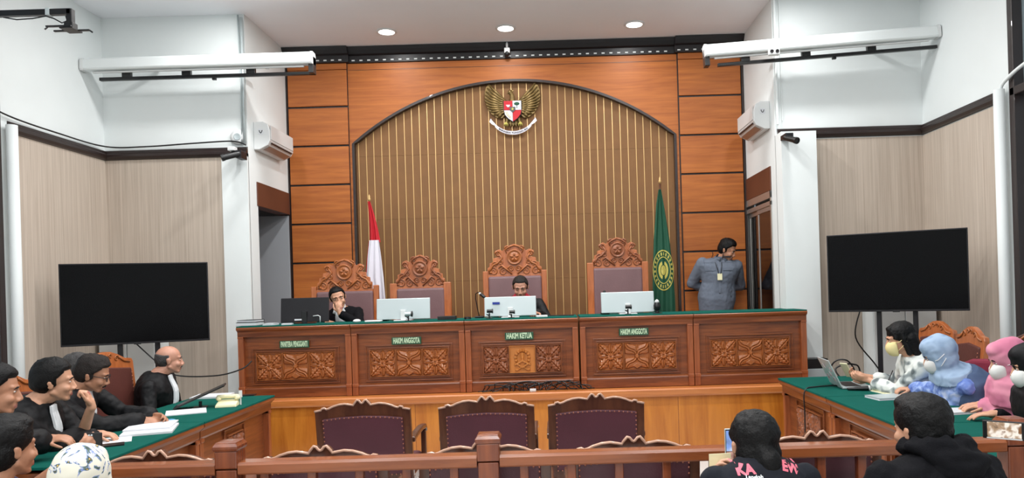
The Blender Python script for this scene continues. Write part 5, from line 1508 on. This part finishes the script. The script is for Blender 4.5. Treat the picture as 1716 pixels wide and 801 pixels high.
# local: keyboard side towards -y, length along x
m = MB(); m.box(-.17, .17, -.23, .0, .004, .020); m.build('base', MAT['silver'], r, bevel=.004)
m = MB(); m.box(-.14, .14, -.15, -.03, .0195, .0225); m.build('keyboard', MAT['dark_metal'], r)
fn = lambda u, w, t: (u, .0 + w * .42 + t * .9, .018 + w * .905 - t * .42)
m = MB(); m.prism([(-.17, 0), (.17, 0), (.17, .235), (-.17, .235)], 0, .008, fn); ld_ = m.build('lid', MAT['silver'], r, bevel=.003)
m = MB(); m.prism([(-.155, .015), (.155, .015), (.155, .22), (-.155, .22)], -.0015, 0, fn); m.build('screen', MAT['screen_black'], ld_)
m = MB()
for i, (a, b) in enumerate(((-.1, .15), (-.02, .10), (.06, .17), (.1, .07), (-.08, .06))): m.prism([(a - .03, b - .018), (a + .03, b - .018), (a + .026, b + .02), (a - .028, b + .018)], .008, .009, fn)
m.build('sticker', blotch('stickers', [srgb(150, 90, 100), srgb(210, 205, 210), srgb(120, 120, 130)], 14), ld_)
p = desk_pt(1457, 655)
r = thing('desk_microphone', 'grey ball-headed microphone lying on the desk before the laptop', 'microphone', (p.x, p.y, DT), -.3)
m = MB(); m.ball((.03, 0, .026), .026); m.build('head', MAT['silver'], r, smooth=True)
m = MB(); m.cap((0.0, 0, .020), (-.15, .0, .014), .018, .012); m.build('handle', MAT['black_plastic'], r, smooth=True)
m = MB(); m.tube([(-.005, 0, .022), (.008, 0, .024)], .022, 14); m.build('collar', MAT['white_plastic'], r, smooth=True)
def notebook(label, X, Y, w_, l_, h_, rz, cover='white_plastic', dz=0, yellow=False):
    p = desk_pt(X, Y); r = thing('notebook', label, 'notebook', (p.x, p.y, DT + dz), rz)
    m = MB(); m.box(-w_ / 2 + .003, w_ / 2 - .003, -l_ / 2 + .003, l_ / 2 - .003, .0015, h_ - .0015); m.build('page_block', MAT['yellow_paper' if yellow else 'paper'], r)
    m = MB(); m.box(-w_ / 2, w_ / 2, -l_ / 2, l_ / 2, 0, .0015)
    if not yellow: m.box(-w_ / 2, w_ / 2, -l_ / 2, l_ / 2, h_ - .0015, h_)
    m.build('cover', MAT[cover], r); return r
notebook('open yellowish notebook the pale blue headscarfed woman writes in', 1498, 657, .26, .21, .010, .15, yellow=True)
notebook('closed grey laptop-like notebook at the desk edge beside the writing hand', 1490, 667, .27, .19, .016, .15, 'silver')
notebook('white notebook half hidden behind the dark-haired spectator', 1580, 675, .20, .16, .012, .1)
notebook('white notebook under the black-sleeved hand at the right', 1618, 690, .30, .17, .014, .1)
cable('loops of black cable behind the laptop by the right end of the bench', [(2.55, 7.0, .42), (2.60, 6.95, .80), (2.72, 6.9, .86), (2.80, 6.9, .74), (2.70, 6.85, .66), (2.62, 6.9, .78), (2.78, 6.9, .82), (2.86, 6.92, .70), (2.84, 6.95, .05)], .008)

def cabinet(label, x0, x1, y, h):
    w = x1 - x0; r = thing('floor_cabinet', label, 'cabinet', ((x0 + x1) / 2, y, 0), 0, None)
    m = MB(); m.box(-w / 2, w / 2, 0, .26, .05, h); m.build('body', MAT['wall_white'], r, bevel=.008)
    for s in (-1, 1):
        m = MB(); m.box(min(s * .004, s * (w / 2 - .008)), max(s * .004, s * (w / 2 - .008)), -.016, 0, .10, h - .04); d = m.build('door', MAT['white_plastic'], r, bevel=.006)
        m = MB(); m.box(s * .03 - .006, s * .03 + .006, -.034, -.016, h * .5, h * .5 + .12); m.build('handle', MAT['silver'], d, bevel=.003)
    m = MB(); m.box(-w / 2 + .01, w / 2 - .01, .01, .25, 0, .05); m.build('plinth', MAT['dark_metal'], r)
cabinet('plain white floor cabinet in the corner behind the left television', -4.62, -4.04, 7.52, 1.5)
cabinet('plain white floor cabinet in the corner behind the right television', 3.25, 3.90, 7.52, 1.55)
# ---------------------------------------------------------------- the people
def onz(X, Y, z):
    d = (ZC - z) * F / ((X - PX) * math.sin(ROLL) + (Y - PY) * math.cos(ROLL)); return at(X, Y, d)
V = Vector
# bald lawyer nearest the bench
h = at(284, 603, 6.2)
P = person('bald man in a black robe with white bands at the left desk, nearest the bench', (h.x - .20, 6.22, .50), h, (1, .12, 0), look=(1, .6, -.02), hair='grey_hair', hair_style='bald',
       skin='skin_red', hunch=(0, -.080, -.085), lift=-.012, jabot=True, moustache=True, bulk=1.12, seed=3, fold=.008, shw=.20)
# man with glasses, reading
h = at(156, 627, 4.95)
P = person('man in a black robe and black glasses reading papers at the left desk', (h.x - .34, 5.0, .50), h, (1, .1, 0), look=(1, .40, -.36), head_up=(.3, 0, 1), hair='brown_hair', skin='skin_dark', glasses=True, moustache=True,
       hunch=(0, -.080, -.085), lift=-.012, jabot=True, bulk=1.1, seed=5, fold=.008, shw=.20,
       hands={1: dict(pos=onz(238, 704, .79), d=(1, .25, -.15), n=(.1, .5, -1), curl=.6, pole=(-.2, -.6, -.8), sleeve=.86), -1: dict(pos=onz(256, 698, .80), d=(1, -.2, 0), n=(0, -.7, -.6), curl=.75, pole=(-.2, .6, -.8), sleeve=.86)})
# his hidden neighbour
h = at(131, 622, 5.45)
person('dark-haired person almost hidden behind the man with glasses', (h.x - .15, 5.50, .50), h, (1, .1, 0), look=(1, .1, -.1), hair='grey_hair', seed=6, bulk=1.0, voxel=.009)
# black-haired lawyer, fist at his chin
h = at(91, 639, 4.35)
P = person('black-haired man in a black robe resting his chin on his fist', (h.x - .30, 4.36, .50), h, (1, .15, 0), look=(1, .58, -.06), head_up=(.12, 0, 1), skin='skin', hunch=(0, -.080, -.085), lift=-.012, jabot=True, bulk=1.14, seed=8, fold=.009, shw=.205, hair_style='short', hsc=1.03,
       hands={-1: dict(pos=h + V((.158, .09, -.165)), d=(-.22, -.1, .95), n=(-1, -.35, -.1), curl=1.45, pole=(.55, .15, -1), sleeve=.05, thumb=.2),
              1: dict(pos=onz(163, 727, .79), d=(1, .1, -.12), n=(0, 0, -1), curl=.8, pole=(-.2, -.6, -.7), sleeve=.62)})
m = MB(); wv = onz(163, 727, .79); m.lathe([(.029, -.012), (.033, -.010), (.033, .010), (.029, .012)], wv - V((.03, 0, 0)), 18, frame((1, .1, -.1), (0, 0, 1)) @ Matrix.Rotation(-PI / 2, 3, 'X')); P['part'](m, 'wrist_watch', MAT['black_plastic'])
# man cut by the left edge
h = at(-6, 655, 3.80)
person('man in a dark robe cut off by the left edge, only his face showing', (h.x - .25, 3.72, .50), h, (1, .1, 0), look=(1, .55, -.12), skin='skin_dark', hair_style='short', hsc=1.05, seed=9, bulk=1.1, clothes='robe',
       hands={1: dict(pos=onz(138, 738, .80), d=(1, .15, 0), n=(0, .3, -1), curl=.6, pole=(-.1, -.6, -.6), sleeve=.75)})
# spectator bottom left
h = at(13, 752, 2.90)
ph = at(158, 734, 2.97)
P = person('dark-haired spectator in the bottom left corner reaching out with a phone', (h.x - .14, 2.84, .44), h, (1, .35, 0), look=(.42, 1, 0), skin='skin_dark', hair_style='full', seed=10, clothes='tshirt',
       cloth_mat=plain('purple_cotton', srgb(52, 44, 70), .9), hands={1: dict(pos=ph + V((-.09, -.03, -.085)), d=(.75, .1, .55), n=(-.2, .5, .3), curl=.7, pole=(-1, 0, -.7), sleeve=0)})
r = thing('smartphone', 'black smartphone held up just above the floral headscarf', 'phone', ph, .1)
m = MB(); m.box(-.030, .030, -.005, .005, -.035, .022); m.build('body', MAT['black_plastic'], r, bevel=.004)
m = MB(); m.ball((-.017, -.006, .012), .004); m.ball((-.007, -.006, .012), .004); m.build('camera_lens', MAT['silver'], r)
# floral headscarf
floral = blotch('floral_scarf', [srgb(212, 208, 194), srgb(212, 208, 194), srgb(120, 138, 190), srgb(84, 104, 90), srgb(40, 44, 52), srgb(190, 160, 90)], 15.0, .85, pos=[0, .57, .595, .63, .665, .70], detail=4, distort=1.9)
h = at(141, 802, 2.75)
person('woman in a cream headscarf with blue flowers, seen from behind at bottom left', (h.x, 2.62, .40), h, (.1, 1, 0), hijab=floral, seed=11, clothes='tshirt', cloth_mat=MAT['white_cloth'], hair_style='none')

# ---- right-hand party
plaid = blotch('grey_check_shirt', [srgb(92, 100, 102), srgb(150, 158, 158), srgb(214, 218, 214), srgb(222, 226, 222)], 13, .85, detail=1, distort=0, pos=[.34, .43, .52, .7])
tie = blotch('blue_batik_shirt', [srgb(70, 92, 160), srgb(104, 130, 196), srgb(150, 172, 222), srgb(196, 206, 236)], 15, .85, detail=3, distort=.6, pos=[.3, .45, .56, .7])
paleblue = blotch('pale_blue_scarf', [srgb(128, 150, 178), srgb(150, 172, 198), srgb(112, 134, 166)], 8, .8, detail=2)
denim = plain('slate_blue_cloth', srgb(66, 84, 116), .85, vary=.1, vscale=8)
pink = blotch('pink_scarf', [srgb(196, 116, 142), srgb(214, 138, 160), srgb(190, 108, 136)], 5, .75, detail=1)
yel = plain('yellow_mask_cloth', srgb(226, 210, 152), .8); wht = plain('white_mask_cloth', srgb(226, 226, 224), .8)
h = at(1508, 568, 5.50)
w1, w2 = at(1449, 631, 5.88), at(1456, 637, 5.72)
person('woman with loose black hair, yellow mask and grey checked shirt holding a phone', (h.x + .32, 5.52, .50), h, (-1, .12, 0), look=(-1, .28, -.20), head_up=(-.15, 0, 1), hair_style='bob', mask=True, mask_mat=yel, clothes='shirt', cloth_mat=plaid, sleeve=1.1,
       seed=12, bulk=1.0, shw=.17, fold=.009, hands={1: dict(pos=w1, d=(-1, .15, .25), n=(0, -.6, .5), curl=.7, pole=(.2, .6, -.8), sleeve=.62), -1: dict(pos=w2, d=(-1, .25, .22), n=(0, .6, .5), curl=.8, pole=(.2, -.6, -.8), sleeve=.66)})
pp = w1 + V((-.135, .01, .05))
r = thing('smartphone', 'small pale smartphone held by the woman in the yellow mask', 'phone', pp, PI / 2 + .5)
Mx = Matrix.Rotation(-.6, 4, 'X')
m = MB(); m.box(-.035, .035, -.004, .004, -.065, .075, Mx); m.build('body', MAT['yellow_paper'], r, bevel=.003)
m = MB(); m.box(-.032, .032, -.0055, -.004, -.06, .07, Mx); m.build('screen', MAT['screen_black'], r)
# pale blue headscarf, writing
h = at(1572, 594, 5.05)
w1 = onz(1508, 650, .785)
P = person('woman in a pale blue headscarf, white mask and blue batik shirt writing in a notebook', (h.x + .25, 5.10, .50), h, (-1, .12, 0), look=(-1, .40, -.42), head_up=(-.4, 0, 1), hair_style='none', hijab=paleblue, drape=1.6, dw=.84, mask=True, mask_mat=wht, clothes='shirt', cloth_mat=tie, sleeve=1.1,
       seed=13, bulk=1.05, shw=.18, fold=.010, hands={-1: dict(pos=w1, d=(-1, .25, -.1), n=(-.1, .2, -1), curl=.85, pole=(.3, -.5, -.7), sleeve=.93), 1: dict(pos=w1 + V((.10, .16, 0)), d=(-1, -.2, 0), n=(0, 0, -1), curl=.4, pole=(.2, .6, -.8))})
m = MB(); rg = [ell_ring(P['sp'](k, o) - P['rr'] * .03, P['S'], a, b, 24) for k, a, b, o in ((.05, .205, .165, -.03), (.35, .195, .160, -.045), (.65, .205, .165, -.055), (.85, .195, .135, -.06), (.98, .13, .10, -.04))]
m.rings(rg); me = remesh(m, .010, 3); noisy(me, .014, 8, 4, (1, 1, .5), .004, 26); me.transform(Matrix.Translation(P['inv'])); link_mesh('shawl', me, denim, P['root'])
pn = w1 + V((-.075, .02, .035))
r = thing('pen', 'dark pen in the hand of the woman in the pale blue headscarf', 'pen', pn)
m = MB(); m.tube([(-.030, .0, -.045), (-.024, 0, -.030), (.035, .0, .095)], [.001, .004, .004], 8); m.build('barrel', MAT['dark_metal'], r, smooth=True)
# pink headscarf
h = at(1687, 603, 4.50)
P = person('woman in a pink headscarf and white mask beside the wine red chair', (h.x + .16, 4.52, .50), h, (-1, -.05, 0), look=(-1, .15, -.26), head_up=(-.2, 0, 1), hair_style='none', hijab=pink, hs='long', mask=True, mask_mat=wht, clothes='shirt', cloth_mat=pink, sleeve=1.5,
       seed=14, bulk=1.08, shw=.18, fold=.012, hands={-1: dict(pos=onz(1655, 682, .79), d=(-1, .4, 0), n=(0, 0, -1), curl=.5, pole=(.2, -.5, -.8)), 1: dict(pos=onz(1650, 678, .79), d=(-1, .1, 0), n=(0, 0, -1), curl=.4, pole=(.2, .5, -.8), sleeve=.8)})
# black scarf at the edge
h = at(1727, 612, 4.15)
P = person('person in a black headscarf and sleeves, cut off by the right edge', (h.x + .22, 4.12, .50), h, (-1, .1, 0), look=(-1, .35, -.25), head_up=(-.2, 0, 1), hair_style='none', hijab=MAT['black_robe'], mask=True, mask_mat=wht, clothes='shirt', cloth_mat=MAT['black_knit'],
       seed=15, bulk=1.0, hands={1: dict(pos=onz(1672, 694, .79), d=(-1, .45, -.05), n=(0, 0, -1), curl=.35, pole=(.3, .3, -.8), sleeve=.93)})

# ---- spectators from behind
h = at(1262, 743, 2.75)
wl_ = at(1196, 822, 2.93)
P = person('woman with tied-back black hair and a printed black T-shirt filming with a phone', (h.x + .0, 2.64, .42), h, (-.05, 1, 0), look=(-.12, 1, 0), hair_style='tied', lift=.062, seed=16, clothes='tshirt', cloth_mat=MAT['charcoal_tee'], hsc=.98,
       shw=.175, hands={-1: dict(pos=wl_, d=(.22, .25, 1), n=(.7, -.3, .1), curl=.75, pole=(-.5, -.2, -1), sleeve=.2), 1: dict(pos=h + V((.20, .25, -.42)), d=(-.2, 1, 0), n=(0, 0, -1), curl=.4, pole=(.5, -.2, -.8), sleeve=.1)})
sh = P['cloth']; dg_ = bpy.context.evaluated_depsgraph_get(); bv = BVHTree.FromObject(sh, dg_)
def back_print(txt, size, X, Y, mat, name, wpx, rot=0.0, bold=.001):
    c = at(X, Y, 2.62); o = sh.parent.location
    me = text_mesh(txt, size, .0, bold); xs = [v.co.x for v in me.vertices]
    s = (wpx / 473) / (max(xs) - min(xs)); bm = bmesh.new(); bm.from_mesh(me); bmesh.ops.triangulate(bm, faces=bm.faces); bmesh.ops.subdivide_edges(bm, edges=[e for e in bm.edges if e.calc_length() > .01], cuts=2); bm.to_mesh(me); bm.free()
    for v in me.vertices:
        x, z = v.co.x * s, v.co.y
        x, z = x * math.cos(rot) - z * math.sin(rot), x * math.sin(rot) + z * math.cos(rot)
        lx, lz = c.x + x - o.x, c.z + z - o.z
        hit = bv.ray_cast(V((lx, -1.5, lz)), V((0, 1, 0)))
        v.co = V((lx, (hit[0].y if hit[0] else 0.1) - .0025, lz))
    return link_mesh(name, me, MAT[mat] if isinstance(mat, str) else mat, sh)
pk = plain('pink_print', srgb(222, 110, 128), .8)
back_print('KA', .040, 1247, 786, pk, 'back_print', 30, .12, .002)
back_print('EW', .038, 1325, 784, pk, 'back_print', 34, -.32, .002)
back_print('Langkah', .017, 1260, 795, 'white_cloth', 'back_print', 28, -.02, .0006)
back_print('pemberani', .012, 1292, 791, 'white_cloth', 'back_print', 24, .10, .0004) if False else None
pc = at(1229, 747, 3.05)
r = thing('smartphone', 'smartphone with a lit screen beside the head of the woman in the printed T-shirt', 'phone', pc, .06)
m = MB(); m.box(-.036, .036, -.004, .004, -.072, .072); m.build('body', MAT['silver'], r, bevel=.003)
def lit(name, cols, scale=14):
    mt = blotch(name, cols, scale, .3, detail=2); nt = mt.node_tree; b = nt.nodes['Principled BSDF']
    src = b.inputs['Base Color'].links[0].from_socket; nt.links.new(src, b.inputs['Emission Color']); b.inputs['Emission Strength'].default_value = .5; return mt
m = MB(); m.box(-.033, .033, -.0055, -.004, -.068, .068); m.build('screen', MAT['screen_black'], r)
m = MB(); m.box(-.031, .031, -.0065, -.0055, -.02, .064); m.build('screen_image', lit('phone_picture_blue', [srgb(70, 60, 60), srgb(120, 150, 210), srgb(200, 210, 225)]), r)
m = MB(); m.box(-.031, .031, -.0065, -.0055, -.064, -.022); m.build('screen_image', lit('phone_picture_dark', [srgb(30, 24, 24), srgb(80, 50, 40), srgb(190, 150, 140)]), r)
m = MB(); m.box(-.045, .045, -.002, .002, -.06, .06); simple('paper_sheet', 'sheet of white paper held below the phone of the woman in the printed T-shirt', 'paper', m, MAT['yellow_paper'], at(1207, 785, 2.99), .1)

h = at(1541, 718, 2.60)
P = person('man with thick short black hair and a black hooded jacket, seen from behind', (h.x + .02, 2.48, .42), h, (-.15, 1, 0), look=(-.42, 1, -.02), hair_style='full', skin='skin', lift=.02, seed=17, clothes='jacket', cloth_mat=MAT['black_knit'], bulk=1.15, shw=.205, fold=.010, hsc=.92)
m = MB(); c = P['neck']; n = 20
pts = []
for k in range(n + 1):
    a = 2 * PI * k / n; pts.append(c + V((.088 * math.cos(a), .080 * math.sin(a) - .015, .020 - .012 * math.sin(a))))
m.tube(pts, [.034 + .006 * math.sin(3 * k) for k in range(n + 1)], 10)
m.ball(c + V((.03, -.10, -.02)), (.10, .055, .06)); m.ball(c + V((.085, -.085, -.015)), (.06, .05, .04)); m.ball(c + V((.0, -.085, .03)), (.07, .04, .035))
me = remesh(m, .009, 2); noisy(me, .016, 14, 3, (1, 1, 2.2), .004, 40); me.transform(Matrix.Translation(P['inv'])); link_mesh('hood', me, MAT['black_knit'], P['root'])

pc = at(1682, 721, 3.02)
P = person('dark-sleeved spectator mostly outside the picture at the bottom right corner', (2.32, 2.42, .42), (2.36, 2.5, 1.19), (-.1, 1, 0), seed=18, clothes='jacket', cloth_mat=MAT['black_knit'],
       hands={-1: dict(pos=pc + V((.14, -.06, -.075)), d=(-.35, .5, .85), n=(-.7, .1, .2), curl=.6, pole=(-.6, -.2, -1), sleeve=.9)})
r = thing('smartphone', 'black smartphone held sideways at the right, its screen showing the court', 'phone', pc, -.62)
m = MB(); m.box(-.075, .075, -.004, .004, -.038, .038); m.build('body', MAT['black_plastic'], r, bevel=.004)
m = MB(); m.box(-.058, .062, -.0055, -.004, -.030, .032); m.build('screen_image', lit('phone_picture_court', [srgb(60, 48, 44), srgb(150, 124, 100), srgb(216, 206, 196), srgb(110, 76, 50)], 26), r)
m = MB(); m.box(-.060, .064, -.0058, -.005, -.036, -.031); m.build('screen_bar', MAT['white_plastic'], r)

# ---- behind the bench
h = at(566, 499, 7.88)
wv = at(569, 524, 7.68)
P = person('man in a black suit resting his cheek on his hand behind the black monitor', (h.x + .04, 8.12, PZ + .46), h, (.1, -1, 0), look=(.40, -1, -.16), head_up=(-.22, -.1, 1), floor_z=PZ, clothes='jacket', cloth_mat=MAT['black_knit'], seed=19, hair_style='crop', collar=MAT['white_cloth'], shw=.19,
       hands={-1: dict(pos=wv, d=(-.12, .10, 1), n=(.1, 1, .1), curl=.9, pole=(.9, -.3, -.9), sleeve=.85), 1: dict(pos=at(548, 540, 7.75), d=(.6, -.5, 0), n=(0, 0, -1), curl=.4, pole=(-.5, 0, -.8))})
m = MB(); rg = []
for k, w_ in ((.98, .03), (.9, .045), (.8, .05), (.65, .04), (.5, .02)):
    a = P['sp'](k, .115 if k < .9 else .09) ; f_ = P['fr'] * .028
    rg.append([a + f_ - P['rr'] * w_, a + f_ * 1.2, a + f_ + P['rr'] * w_, a + P['rr'] * w_ * .9, a - P['rr'] * w_ * .9])
m.rings(rg); P['part'](m, 'shirt_front', MAT['white_cloth'])
h = at(872, 481, 7.92)
P = person('judge in a black robe with a broad red collar reading behind the middle silver monitor', (h.x, 8.12, PZ + .48), h, (0, -1, 0), look=(0, -1, -.38), head_up=(0, -.35, 1), floor_z=PZ, clothes='robe', seed=20, hair='brown_hair', hair_style='crop', eyes='closed', skin='skin_red', shw=.20,
       hands={1: dict(pos=(h.x - .17, 7.66, BT + .03), d=(.3, -1, 0), n=(0, 0, -1)), -1: dict(pos=(h.x + .17, 7.66, BT + .03), d=(-.3, -1, 0), n=(0, 0, -1))})
m = MB(); rg = [ell_ring(P['sp'](k, o), P['S'], a, b, 24) for k, a, b, o in ((.72, .13, .155, .012), (.82, .16, .145, .008), (.90, .165, .118, .0), (.95, .135, .098, -.004), (1.0, .085, .080, -.004), (1.05, .070, .070, -.006))]
m.rings(rg); me = remesh(m, .008, 2); me.transform(Matrix.Translation(P['inv'])); link_mesh('red_collar', me, MAT['red_cloth'], P['root'])

# ---- guard
greyblue = plain('grey_uniform_cloth', srgb(98, 106, 120), .85, vary=.06, vscale=9, bump=.15, bscale=70)
h = at(1219, 419, 8.62)
b_ = at(1203, 520, 8.66)
P = person('standing guard in a grey uniform shirt looking down, hands behind his back', (b_.x, 8.70, PZ + .84), h, (.05, -1, 0), look=(1, -.55, -.5), head_up=(.30, -.2, 1), hem=-.42, floor_z=PZ, seated=False, clothes='shirt', cloth_mat=greyblue, seed=21, hair_style='short', skin='skin_dark',
       bulk=1.2, shw=.215, sleeve=1.12, collar=greyblue, hands={1: dict(pos=(b_.x - .04, 8.88, PZ + .90), d=(.9, .1, -.3), n=(0, 1, 0), curl=.4, pole=(-1, .1, -.2)), -1: dict(pos=(b_.x + .06, 8.87, PZ + .93), d=(-.9, .1, -.3), n=(0, 1, 0), curl=.4, pole=(1, .1, -.2))})
sp, rr6, fr6 = P['sp'], P['rr'], P['fr']
sh = P['cloth']; bv = BVHTree.FromObject(sh, bpy.context.evaluated_depsgraph_get()); o_ = P['root'].location
def surf(x, z, d=.004):
    hit = bv.ray_cast(V((x - o_.x, -2, z - o_.z)), V((0, 1, 0))); return V((x - o_.x, (hit[0].y if hit[0] else -.13) - d, z - o_.z))
def patch(x0, x1, z0, z1, name, mat, th=.006, n=6):
    m = MB(); g_ = [[surf(x0 + (x1 - x0) * i / n, z0 + (z1 - z0) * j / n, .002) for i in range(n + 1)] for j in range(n + 1)]
    rg = [row + [p + V((0, -th, 0)) for p in reversed(row)] for row in g_]; m.rings(rg); return m.build(name, mat, sh, smooth=True, angle=50)
bx_ = b_.x
for s in (-1, 1):
    patch(bx_ + s * .10 - .06, bx_ + s * .10 + .06, PZ + 1.14, PZ + 1.27, 'pocket', greyblue); patch(bx_ + s * .10 - .063, bx_ + s * .10 + .063, PZ + 1.235, PZ + 1.275, 'pocket_flap', greyblue, .010)
patch(bx_ + .05, bx_ + .15, PZ + 1.29, PZ + 1.305, 'name_tape', MAT['dark_cloth'], .008)
patch(bx_ - .012, bx_ + .012, PZ + .88, PZ + 1.33, 'button_placket', greyblue, .005, 14)
m = MB()
for s in (-1, 1): m.tube([surf(bx_ + s * .065 * (1 - t * .85), PZ + 1.36 - .26 * t, .008) for t in [k / 8 for k in range(9)]], .004, 6)
m.build('lanyard', MAT['dark_metal'], P['cloth'], smooth=True)
c = surf(bx_, PZ + 1.07, .012); m = MB(); m.box(c.x - .027, c.x + .027, c.y - .003, c.y + .002, c.z - .04, c.z + .035); m.build('badge', MAT['yellow_paper'], P['cloth'])
# ---------------------------------------------------------------- camera, world, view
cd = bpy.data.cameras.new('camera'); cam = bpy.data.objects.new('camera', cd); COL.objects.link(cam)
cam.location = (0, 0, ZC)
cam.rotation_mode = 'QUATERNION'
from mathutils import Quaternion
base_q = Matrix.Rotation(R(90), 3, 'X').to_quaternion()
cam.rotation_quaternion = Quaternion((0, 1, 0), ROLL) @ base_q
cd.sensor_width = 36; cd.lens = 36 * F / 1716
cd.shift_x = -(PX - 858) / 1716; cd.shift_y = (PY - 400.5) / 1716
cd.clip_end = 60
SC.camera = cam
w = bpy.data.worlds.new('world'); SC.world = w; w.use_nodes = True
w.node_tree.nodes['Background'].inputs[0].default_value = (.72, .82, .92, 1); w.node_tree.nodes['Background'].inputs[1].default_value = 1.2
SC.view_settings.view_transform = 'Standard'; SC.view_settings.look = 'None'; SC.view_settings.gamma = 1
SC.view_settings.use_curve_mapping = False
SC.view_settings.exposure = 0.12
SC.cycles.use_denoising = True
SC.cycles.max_bounces = 8
